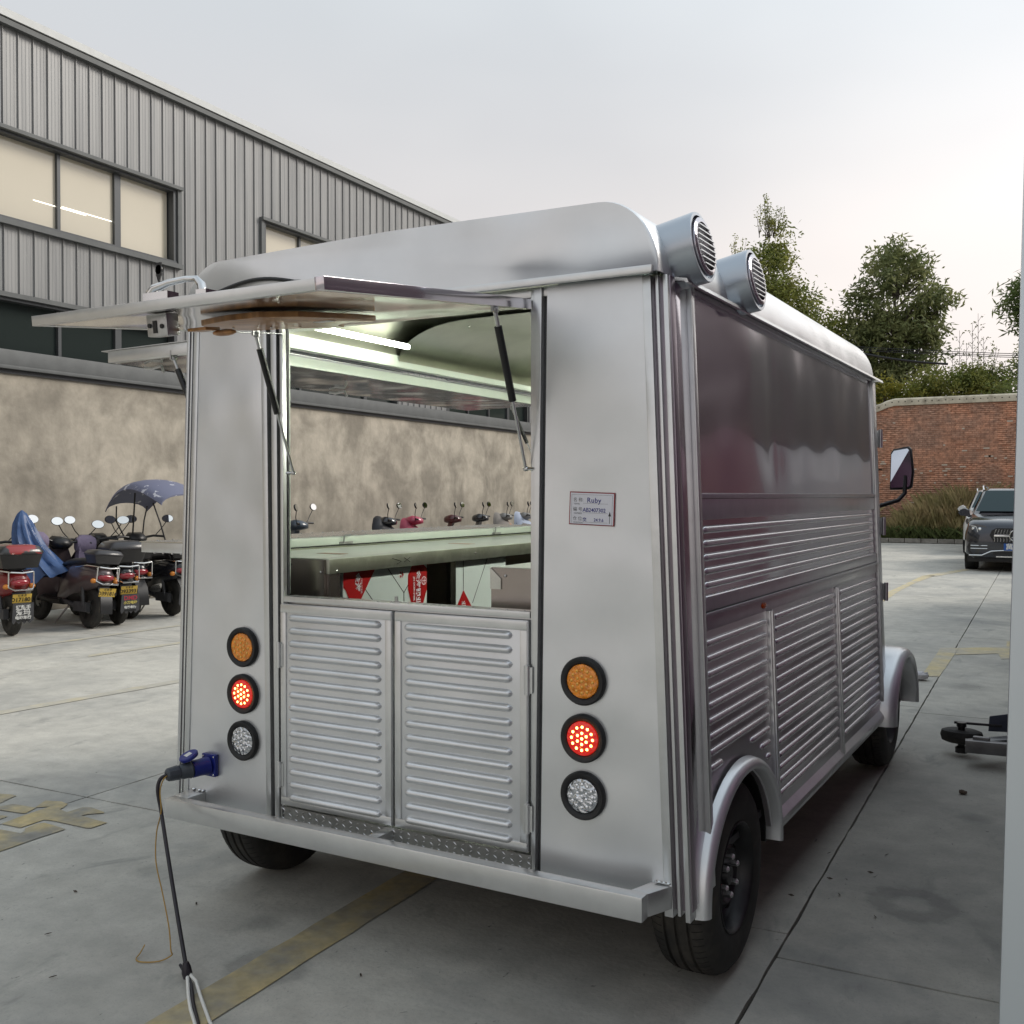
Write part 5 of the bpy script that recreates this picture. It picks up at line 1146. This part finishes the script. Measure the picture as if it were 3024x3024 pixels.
    if box:
        kind, bm_, top_ = box; hw, ln_, h_ = (.22, .20, .25) if kind == 'big' else (.17, .15, .16)
        x0 = -.98 if kind == 'big' else -.95; z0 = .76
        b = B(); b.loft([[(x0+ln_+sx_*(ln_)*q, sy*hw*q, z) for sx_, sy in ((1, .8), (.85, 1), (-.85, 1), (-1, .8), (-1, -.8), (-.85, -1), (.85, -1), (1, -.8))] for z, q in ((z0, .82), (z0+h_*.6, 1.0))]); bx_ = b.build('top_box', bm_, t, smooth=True, autosm=50)
        b = B(); b.loft([[(x0+ln_+sx_*ln_*q, sy*hw*q, z) for sx_, sy in ((1, .8), (.85, 1), (-.85, 1), (-1, .8), (-1, -.8), (-.85, -1), (.85, -1), (1, -.8))] for z, q in ((z0+h_*.6+.003, 1.03), (z0+h_*.72, 1.03), (z0+h_*.93, .86), (z0+h_, .6))]); b.build('box_lid', top_, bx_, smooth=True, autosm=50)
    if canopy:
        CAN = mat('blue_grey_canopy', (.17, .18, .26), .6, col2=(.6, .6, .66), c2=(.60, .62), c2scale=7); b = B(); rings = []
        for k in range(15):
            u = k/14; x = .55-1.45*u; zc = 1.34+.30*sin(pi*min(1, .12+u*.78))-.12*(1-u)**3; hw = .24+.14*sin(pi*(.15+.7*u)); 
            rings.append([(x, hw*cos(a), zc+.13*sin(a)) for a in [pi*j/10 for j in range(11)]]+[(x, .97*hw*cos(a), zc-.012+.125*sin(a)) for a in [pi*j/10 for j in range(10, -1, -1)]])
        b.loft(rings); b.build('rain_canopy', CAN, t, smooth=True, autosm=60)
        b = B(); 
        for s in (-1, 1): b.tube([(.33, s*.10, .9), (.45, s*.2, 1.2), (.40, s*.22, 1.40)], .010, 6); b.tube([(-.85, s*.14, .72), (-.80, s*.26, 1.2), (-.7, s*.3, 1.45)], .010, 6)
        b.tube([(.3, .05, .95), (.2, .06, 1.58)], .012, 6); b.build('canopy_pole', BLACKPL, t, smooth=True)
        b = B(); b.loft([[(.46+.05*k, .24*cos(a), .95+.16*k*2+.0*a) for a in [pi*j/8 for j in range(9)]] for k in range(3)], caps=False, closed=False)
    if cover:
        b = B(); NU, NV = 18, 9; V = []; F = []
        for i in range(NU+1):
            for j in range(NV+1):
                u, v_ = i/NU, j/NV; x = .52-.75*u; y = (v_-.5)*.9; zt_ = (1.0+tall+.07*sin(u*7+1)-(u*.25)); d_ = abs(v_-.5)*2
                V.append((x+.03*noise.noise(Vector((u*5, v_*5, 2))), y*(.75+.25*(1-d_)), zt_-.42*d_**2.2+.05*noise.noise(Vector((u*6, v_*6, 0)))))
        for i in range(NU):
            for j in range(NV): a = i*(NV+1)+j; F.append((a, a+1, a+NV+2, a+NV+1))
        b.add(V, F); b.build('draped_cloth', cover, t, smooth=True, autosm=80)
    return t
BKP = mat('black_scooter_paint', (.016, .016, .02), .25, coat=.8, var=.2); MAU = mat('mauve_scooter_paint', (.12, .09, .092), .28, .3, coat=.7, var=.15)
REDS = mat('red_scooter_paint', (.22, .018, .018), .3, coat=.7); PNK = mat('pink_scooter_paint', (.42, .05, .10), .35, coat=.5); GRS = mat('grey_scooter_paint', (.20, .195, .185), .4, coat=.4); BLS = mat('blue_black_paint', (.04, .055, .075), .3, coat=.6)
REDL2 = mat('red_box_lid', (.28, .03, .03), .3, coat=.5, col2=(.03, .03, .03), c2=(.50, .53), c2scale=4); PURP = mat('mauve_quilted_cloth', (.20, .165, .24), .9, bump=(18, .5, .02)); BLKB = mat('black_box_shell', (.012, .011, .012), .35, coat=.3, var=.15)
GRYL = mat('grey_box_lid', (.035, .033, .036), .35, coat=.3)
def at(fd, th=23, fn=-9.75): # rear wheel contact -> root
    return fn-.62*cos(radians(th)), fd+.62*sin(radians(th))
def sc(label, fd, th, *a, fnr=-9.75, **k):
    if fd > 10: k['far'] = True; th = -24
    fn, f = at(fd, th, fnr); return scooter(label, fn, f, th, *a, **k)
MARK1 = [('好帮手', .052, .05, WHT), ('爱玛', .075, -.005, WHT), ('电动车行', .042, -.062, WHT)]
REDP = mat('red_print', (.45, .04, .07), .5); YLP = mat('yellow_print', (.6, .5, .12), .5)
sc('scooter with red topped box and plate D171801 at the left edge of the photo', 7.50, 16, REDS, 'D171801', ('big', BLKB, REDL2), flap=MARK1, fnr=-10.1)
sc('mauve scooter with rounded dark top box and purple handlebar muffs', 8.33, 11, MAU, 'D391816', ('small', GRYL, GRYL), wraps=PURP, lean=.10, fnr=-9.85)
sc('black scooter with large square box and plate D933931', 8.74, 17, BKP, 'D933931', ('big', BLKB, GRYL), flap=[('DMD', .07, .055, REDP), ('小刀电动', .04, 0, YLP), ('电动车行', .036, -.055, WHT)], fnr=-9.85)
sc('black scooter with blue patterned rain canopy beside the truck', 9.70, 12, BKP, '', ('small', BLKB, GRYL), canopy=True, flap=[('', .01, 0, WHT)], fnr=-9.95)
sc('plain black scooter squeezed between the one with plate D933931 and the canopy scooter', 9.25, 14, BKP, '', ('small', BLKB, GRYL), fnr=-10.2)
far_ = dict(far=True)
sc('blue black scooter whose right mirror shows left of centre through the serving window', 13.45, 12, BLS, fnr=-9.8)
sc('dark scooter with round white mirror at the left side of the serving window', 12.75, 12, BKP, fnr=-9.8)
sc('scooter under a black cloth cover with white specks seen through the window', 16.0, 12, BKP, cover=mat('black_speckled_cover', (.015, .015, .018), .5, col2=(.4, .4, .4), c2=(.70, .72), c2scale=14), fnr=-9.8)
sc('pink scooter seen through the serving window', 16.9, 12, PNK, cover=mat('pink_cover', (.30, .05, .085), .7), tall=-.05, fnr=-9.8)
sc('dark red scooter seen through the serving window right of the pink one', 18.35, 12, mat('deep_red_paint', (.07, .012, .012), .3, coat=.5), fnr=-9.8)
sc('black scooter with wide handlebar seen through the right part of the window', 19.5, 8, BKP, fnr=-9.8)
sc('grey covered scooter with an orange patch seen through the window', 20.6, 12, GRS, cover=mat('grey_orange_cover', (.24, .22, .20), .8, col2=(.62, .25, .10), c2=(.60, .64), c2scale=2.2), fnr=-9.8)
sc('scooter with pale blue cloth at the right end of the serving window', 21.6, 12, GRS, cover=mat('pale_blue_cloth', (.42, .47, .58), .8, col2=(.06, .06, .05), c2=(.52, .60), c2scale=5), fnr=-9.8)
# blue raincoat hung over the scooters
BLC = mat('blue_raincoat', (.035, .08, .20), .4, var=.12, vscale=5, bump=(14, .3, .02))
b = B(); rings = []; base = Vector(yard(-10.75, 8.10)); rc_ = random.Random(2); PH = [rc_.uniform(-.5, .5) for _ in range(40)]; NK = 56
for j in range(22):
    v_ = j/21; z = 1.37-.80*v_; cx_ = base+FN*(.30*v_**2.2)+FD*(.20*v_**2.0); ring = []
    for k in range(NK):
        a = 2*pi*k/NK; pl = abs(((a*9/(2*pi)+PH[int(a*9/(2*pi)) % 9]*.4+v_*.5) % 1)-.5)*2
        pl2 = abs(((a*17/(2*pi)+v_*1.3) % 1)-.5)*2
        r = (.035+.065*min(1, v_*5)+.27*v_**1.35)*(1-(.30*pl+.12*pl2)*min(1, .25+v_*1.4))
        if j == 0: r *= .3
        dr = .10*v_**2*noise.noise(Vector((cos(a)*1.7, sin(a)*1.7, 4))); ring.append(cx_+FN*(r*cos(a)*.8)+FD*(r*sin(a)*1.05)+Vector((0, 0, z+dr*1.6+(.012*pl if v_ > .05 else 0))))
    rings.append(ring)
b.loft(rings, caps=False); o = b.build('blue_raincoat', BLC, off=(base.x, base.y, 0), loc=(base.x, base.y, 0), smooth=True, autosm=50)
tag(o, 'blue raincoat draped in folds between the red and the mauve scooter', 'raincoat')

# ================================================================== sport utility vehicles
def suv(label, x, y, rz, paint, plate, star=True, name='parked_car'):
    t = thing(name, label, 'car', (x, y, 0), rz, None)   # front at y=0 looking to -y
    def mk(st):   # (y, halfwidth, z0, z1, shoulder)
        return [[(-hw*.86, yy, z0), (-hw, yy, z0+.12), (-hw, yy, z0+(z1-z0)*.62), (-hw*.93, yy, z1-.05), (-hw*sh, yy, z1), (0, yy, z1+.012), (hw*sh, yy, z1), (hw*.93, yy, z1-.05), (hw, yy, z0+(z1-z0)*.62), (hw, yy, z0+.12), (hw*.86, yy, z0)] for yy, hw, z0, z1, sh in st]
    b = B(); b.loft(mk([(0, .66, .40, .74, .8), (.035, .82, .30, .90, .8), (.12, .91, .27, .98, .82), (.35, .955, .26, 1.04, .85), (.9, .97, .26, 1.10, .85), (1.28, .97, .26, 1.15, .85), (1.5, .97, .26, 1.16, .9), (4.3, .97, .26, 1.14, .9), (4.75, .93, .28, 1.10, .88), (4.88, .84, .36, .95, .8)])); body = b.build('body', paint, t, smooth=True, autosm=40)
    b = B(); b.loft([[(-hb, yy, 1.08), (-hb*.99, yy+.0, 1.16), (-ht, yy+dy, zt_-.04), (-ht*.8, yy+dy, zt_), (ht*.8, yy+dy, zt_), (ht, yy+dy, zt_-.04), (hb*.99, yy, 1.16), (hb, yy, 1.08)] for yy, dy, hb, ht, zt_ in ((1.28, .0, .86, .84, 1.17), (1.42, .62, .87, .70, 1.66), (1.9, .42, .88, .71, 1.70), (3.0, .2, .88, .71, 1.72), (4.0, 0, .88, .70, 1.69), (4.72, -.25, .86, .66, 1.60))]); b.build('cabin', paint, t, smooth=True, autosm=35)
    GW = mat('windscreen_glass', (.015, .035, .04), .05, 0, spec=.25)
    b = B(); b.add([(-.80, 1.285, 1.185), (.80, 1.285, 1.185), (.64, 2.0, 1.625), (-.64, 2.0, 1.625)], [(0, 1, 2, 3)]); b.v = [v+Vector((0, -.016, .022)) for v in b.v]; b.build('windscreen', GW, t)
    for s in (-1, 1):
        b = B(); b.add([(s*.895, 1.55, 1.17), (s*.895, 4.5, 1.16), (s*.72, 4.25, 1.56), (s*.73, 2.15, 1.60)], [(0, 1, 2, 3)]); b.build('side_window', GW, t)
        b = B(); b.tube([(s*.68, 1.98, 1.655), (s*.70, 2.12, 1.74), (s*.70, 2.6, 1.765), (s*.70, 4.0, 1.74), (s*.68, 4.3, 1.66)], .018, 8); b.build('roof_rail', RAIL, t, smooth=True)
        b = B(); b.loft([[(s*(.93+dx), 1.62+dy, z) for dx, z in ((0, 1.10-h_*.1), (.02, 1.19+h_*.2), (.10, 1.24+h_*.2), (.20, 1.23), (.24, 1.17), (.20, 1.11), (.08, 1.09))] for dy, h_ in ((-.04, .1), (.0, .2), (.09, .2))]); wm = b.build('wing_mirror', paint, t, smooth=True, autosm=60)
        b = B(); b.box(s*.90, s*.98, 1.62, 1.68, 1.07, 1.12); b.build('mirror_foot', BLACKPL, wm)
        b = B(); b.loft([[(s*x_, y_, z_) for x_, z_ in ((.50, .865-q*.0), (.58, .80), (.68, .765), (.86, .79), (.885, .86), (.87, .93), (.74, .965), (.56, .925))] for y_, q in ((.045, 0), (.20, 0))]); b.v = [Vector((v.x, v.y+.20*max(0, abs(v.x)-.62)**1.0-.015, v.z)) for v in b.v]; hl = b.build('headlight', mat('headlight_housing', (.10, .10, .11), .15, .5, coat=1), t, smooth=True, autosm=40)
        b = B(); b.ell((s*.66, .05, .86), (.045, .03, .04), 12, 8); b.ell((s*.78, .08, .87), (.04, .03, .035), 12, 8); b.build('headlight_lens', MIRR, hl, smooth=True)
        b = B(); b.tube([(s*.70, .02, .80), (s*.71, .02, .86), (s*.735, .03, .91), (s*.86, .10, .935)], .010, 6); b.build('running_light', WHT, hl, smooth=True)
        b = B(); b.loft([[(s*x_, y_, z_) for x_, z_ in ((.42, .40), (.86, .36), (.90, .50), (.84, .62), (.60, .60), (.48, .50))] for y_ in (-.015+.02, .1)]); b.v = [Vector((v.x, v.y+.18*max(0, abs(v.x)-.60), v.z)) for v in b.v]; it_ = b.build('air_intake', BLACKPL, t)
        for z in (.53, .47): b = B(); b.tube([(s*.52, -.005, z), (s*.70, .012, z), (s*.83, .04, z)], .008, 6); b.build('intake_bar', RAIL, it_, smooth=True)
        for yy in (.93, 3.92):
            b = B(); b.lathe([(s*.95, .20), (s*.955, .30), (s*.94, .36), (s*.90, .372), (s*.76, .372), (s*.72, .34)], (0, yy, .372), 0, 30); w_ = b.build('wheel', TYRE, t, smooth=True, autosm=35)
            b = B(); b.lathe([(s*.957, .24), (s*.94, .20), (s*.95, .05), (s*.955, .01)], (0, yy, .372), 0, 20); b.build('rim', ALLOY, w_, smooth=True)
    # wheel wells (dark) and underside
    b = B(); b.box(-.90, .90, .25, 4.6, .19, .30); b.build('underbody', BLACKPL, t)
    for s in (-1, 1):
        for yy in (.93, 3.92):
            b = B(); b.lathe([(s*.9725, .41), (s*.80, .41)], (0, yy, .40), 0, 26); b.build('wheel_arch', BLACKPL, t)
    b = B(); b.prism([(-.44, .84), (-.48, .74), (-.40, .60), (.40, .60), (.48, .74), (.44, .84), (.36, .885), (-.36, .885)], 1, -.018, .06); gr = b.build('grille', BLACKPL, t)
    if star:
        b = B()
        for i in range(15):
            x_ = -.39+i*.055; 
            if abs(x_) < .11: continue
            b.tube([(x_, -.02, .615), (x_*1.02+.012, -.02, .66), (x_*1.02-.0, -.02, .70)], .006, 4); b.tube([(x_, -.02, .77), (x_*.99+.01, -.02, .82), (x_*.97+.02, -.02, .865)], .006, 4)
        b.build('grille_fins', RAIL, gr)
        b = B(); b.box(-.40, -.12, -.035, -.018, .715, .755); b.box(.12, .40, -.035, -.018, .715, .755); b.build('grille_bar', RAIL, gr, bevel=.006)
        b = B(); ring = [(.115*cos(2*pi*k/28), -.04, .74+.115*sin(2*pi*k/28)) for k in range(29)]; b.tube(ring, .012, 8, caps=False)
        for k in range(3):
            a = pi/2+2*pi*k/3; d = Vector((cos(a), 0, sin(a))); p_ = Vector((-sin(a), 0, cos(a)))*.022; c = Vector((0, -.04, .74)); b.add([c-p_*.9, c+p_*.9, c+d*.112, c+Vector((0, -.012, 0))], [(0, 2, 3), (1, 3, 2), (0, 3, 1)])
        b.build('star_emblem', CHROME, gr, smooth=True, autosm=30)
    b = B(); b.tube([(-.86, .06, .33), (-.62, .0, .335), (-.45, -.012, .42), (-.2, -.015, .44), (.2, -.015, .44), (.45, -.012, .42), (.62, .0, .335), (.86, .06, .33)], .012, 6); b.build('bumper_trim', RAIL, t, smooth=True)
    b = B(); b.box(-.42, .42, -.01, .05, .34, .42); b.build('lower_intake', BLACKPL, t); b = B(); b.box(-.36, .36, -.014, .03, .30, .325); b.build('skid_plate', RAIL, t)
    if plate:
        b = B(); b.box(-.22, .22, -.03, -.02, .44, .58); p_ = b.build('number_plate', mat('blue_plate', (.015, .09, .36), .4), t)
        text_b(plate, .125, Matrix.Translation((0, -.0315, .51)) @ Matrix(((1, 0, 0, 0), (0, 0, -1, 0), (0, 1, 0, 0), (0, 0, 0, 1))), bold=.004).build('plate_number', WHT, p_)
    return t
GRYP = mat('dark_grey_car_paint', (.035, .039, .05), .2, .7, coat=1, croughness=.03); WHP = mat('white_car_paint', (.62, .62, .61), .3, coat=1, croughness=.05)
suv('dark grey sport utility vehicle facing the camera beside the silver post', -1.43, 22.7, radians(2.5), GRYP, '冀V·NJ')
suv('white sport utility vehicle half hidden behind the dark grey one', -2.15, 29.2, radians(3), WHP, '', star=False)

# ================================================================== neighbouring food truck on the right
PLUM = mat('plum_truck_paint', (.24, .10, .18), .3, .4, coat=.6, croughness=.08, bump=(1.8, .4, .04, 1))
NX = -.136; NO = Vector((.9, 4.2, 0))
nb = thing('neighbour_truck', 'plum food truck at the right edge, only its pale silver corner post showing', 'food truck', NO)
def np_(b, name, m, **k): return b.build(name, m, nb, off=NO, **k)
NL = lambda p: (NX+.019*(p[2]-.9)+p[0], p[1], p[2]); NR = lambda p: (2.0-.019*(p[2]-.9)-p[0], p[1], p[2])
b = B(); prism = []; 
b.loft([[(NX+.019*(z-.9)+.03, y, z), (2.0-.019*(z-.9)-.03, y, z)] for y in (1.95,) for z in (.36, 2.1)], caps=False, closed=False)
b = B(); rings = []
for y in (1.95, 7.2): rings.append([(NX-.01+.02, y, .36), (NX+.019*1.3+.02, y, 2.05), (NX+.06, y, 2.12), (1.85, y, 2.12), (2.0-.045, y, 2.05), (2.0-.01, y, .36)])
b.loft(rings); np_(b, 'box_body', PLUM)
DKPL = mat('mirrored_dark_plum', (.085, .038, .068), .35, .2, coat=.4)
b = B(); b.box(NX+.035, 1.83, 1.96, 7.2, 2.0, 2.95); np_(b, 'mirrored_dark_box', DKPL)  # unseen box added so the silver truck's side mirrors something dark
POST = mat('pale_silver_paint', (.58, .62, .65), .35, .55, bump=(3, .2, .02, 1), coat=.3, croughness=.1)
for f in (NL, NR):
    b = B(f); b.box(0, .10, 1.90, 2.02, .30, 2.21); np_(b, 'corner_post', POST, bevel=.007)
b = B(); b.box(NX+.10, 1.87, 1.93, 1.945, .36, 2.05); np_(b, 'rear_panel', POST)
b = B(); b.box(NX, 2.0, 1.86, 1.905, .38, .46); np_(b, 'bumper', POST, bevel=.005)
for z in (.40, 1.2, 1.54, 2.16):
    for f in (NL, NR): b = B(f); b.box(.012, .03, 2.03, 7.2, z, z+.04); np_(b, 'side_rail', PLUM)
for yy in (2.9, 5.6):
    for f in (NL, NR):
        b = B(); x0 = f((.08, 0, .3))[0]; s = 1 if f is NL else -1
        b.lathe([(x0, .18), (x0, .27), (x0+s*.04, .31), (x0+s*.17, .31), (x0+s*.2, .27)], (0, yy, .31), 0, 30); np_(b, 'wheel', TYRE, smooth=True, autosm=40)
b = B(); b.box(.2, 1.7, 2.1, 6.1, .34, .42); np_(b, 'chassis', BLACKPL)

# ================================================================== drawbar with jockey wheel
DB = Vector((-.55, 6.6, 0)); DSTL = mat('raw_dark_steel', (.16, .16, .165), .4, .7, var=.25, vscale=9, col2=(.25, .25, .25), c2scale=4)
db = thing('trailer_drawbar', 'grey steel trailer drawbar with a fat black jockey wheel lying by the silver post', 'trailer drawbar', DB)
def dp(b, name, m, **k): return b.build(name, m, db, off=DB, **k)
b = B(); b.X = Matrix.Translation((-.71, 6.62, .085)) @ Matrix.Rotation(radians(14), 4, 'Z') @ Matrix.Rotation(radians(72), 4, 'X'); b.lathe([(-.035, .05), (-.045, .10), (-.04, .13), (-.02, .15), (.02, .15), (.04, .13), (.045, .10), (.035, .05)], (0, 0, 0), 1, 14)
b.X = Matrix.Translation((-.70, 6.62, .115)) @ Matrix.Rotation(radians(-4), 4, 'Z'); b2 = B(); b2.X = b.X; b2.loft([[(r*.84*cos(2*pi*k/18), r*.58*sin(2*pi*k/18), z*.66) for k in range(18)] for z, r in ((-.06, .10), (-.045, .135), (0, .145), (.045, .135), (.06, .10), (.062, .03))]); wq = dp(b2, 'jockey_wheel', TYRE, bevel=.004)
b = B(); b.lathe([(.02, .035), (.05, .035), (.06, .02), (.17, .02), (.175, .028), (.20, .028)], (-.70, 6.60, 0), 2, 14); dp(b, 'wheel_axle', BLACKPL, smooth=True, autosm=35)
b = B(); b.tube([(-.74, 6.60, .195), (-.49, 6.68, .185)], .008, 6); dp(b, 'crank_arm', BLACKPL)
def bar(p, q, w_, h_, nm, m=DSTL):
    p, q = Vector(p), Vector(q); d = (q-p).normalized(); a = Vector((-d.y, d.x, 0)).normalized()*w_/2; u = Vector((0, 0, h_/2)); b = B()
    b.loft([[p-a-u, p+a-u, p+a+u, p-a+u], [q-a-u, q+a-u, q+a+u, q-a+u]]); return dp(b, nm, m, bevel=.003)
bar((-.655, 6.37, .115), (.3, 6.46, .115), .06, .07, 'frame_bar'); bar((-.62, 6.40, .112), (.15, 7.15, .112), .085, .064, 'frame_bar'); 
b = B(); b.add([(-.56, 6.66, .15), (-.42, 6.70, .15), (-.42, 6.72, .26), (-.555, 6.68, .235), (-.56, 6.67, .15), (-.42, 6.71, .15), (-.42, 6.73, .26), (-.555, 6.69, .235)], [(0,1,2,3), (7,6,5,4), (0,4,5,1), (1,5,6,2), (2,6,7,3), (3,7,4,0)]); dp(b, 'steel_plate', mat('blue_grey_plate', (.06, .07, .10), .4, .4))
b = B(); b.box(-.62, -.53, 6.40, 6.44, .125, .165); dp(b, 'drawbar_lug', DSTL, bevel=.008)
for q in ((.24, .30, 6.42, 6.5), (.08, .14, 7.07, 7.14)):
    b = B(); b.box(*q, .0, .08); dp(b, 'support_foot', DSTL)

# a second, grey trailer behind the plum truck
tr = thing('grey_trailer', 'grey box trailer parked beyond the plum truck', 'trailer', (.9, 9.4, 0)); TRO = Vector((.9, 9.4, 0))
b = B(); b.box(-.10, 1.95, 7.25, 17.5, .5, 2.0); b.build('box_body', mat('grey_trailer_paint', (.38, .38, .40), .4, .1, coat=.4), tr, off=TRO, bevel=.04)
b = B(); b.box(-.08, 1.93, 7.22, 17.5, 2.02, 2.95); b.build('mirrored_dark_top', mat('mirrored_dark_grey', (.06, .058, .062), .4), tr, off=TRO)  # unseen upper box, added to darken the reflection in the truck side
for s_ in (-.02, 1.87):
    b = B(); b.lathe([(s_-.08, .27), (s_-.05, .31), (s_+.05, .31), (s_+.08, .27)], (0, 9.6, .31), 0, 26); b.build('wheel', TYRE, tr, off=TRO, smooth=True, autosm=40)
b = B(); b.box(.1, 1.7, 7.7, 17.2, .40, .5); b.build('chassis', BLACKPL, tr, off=TRO)
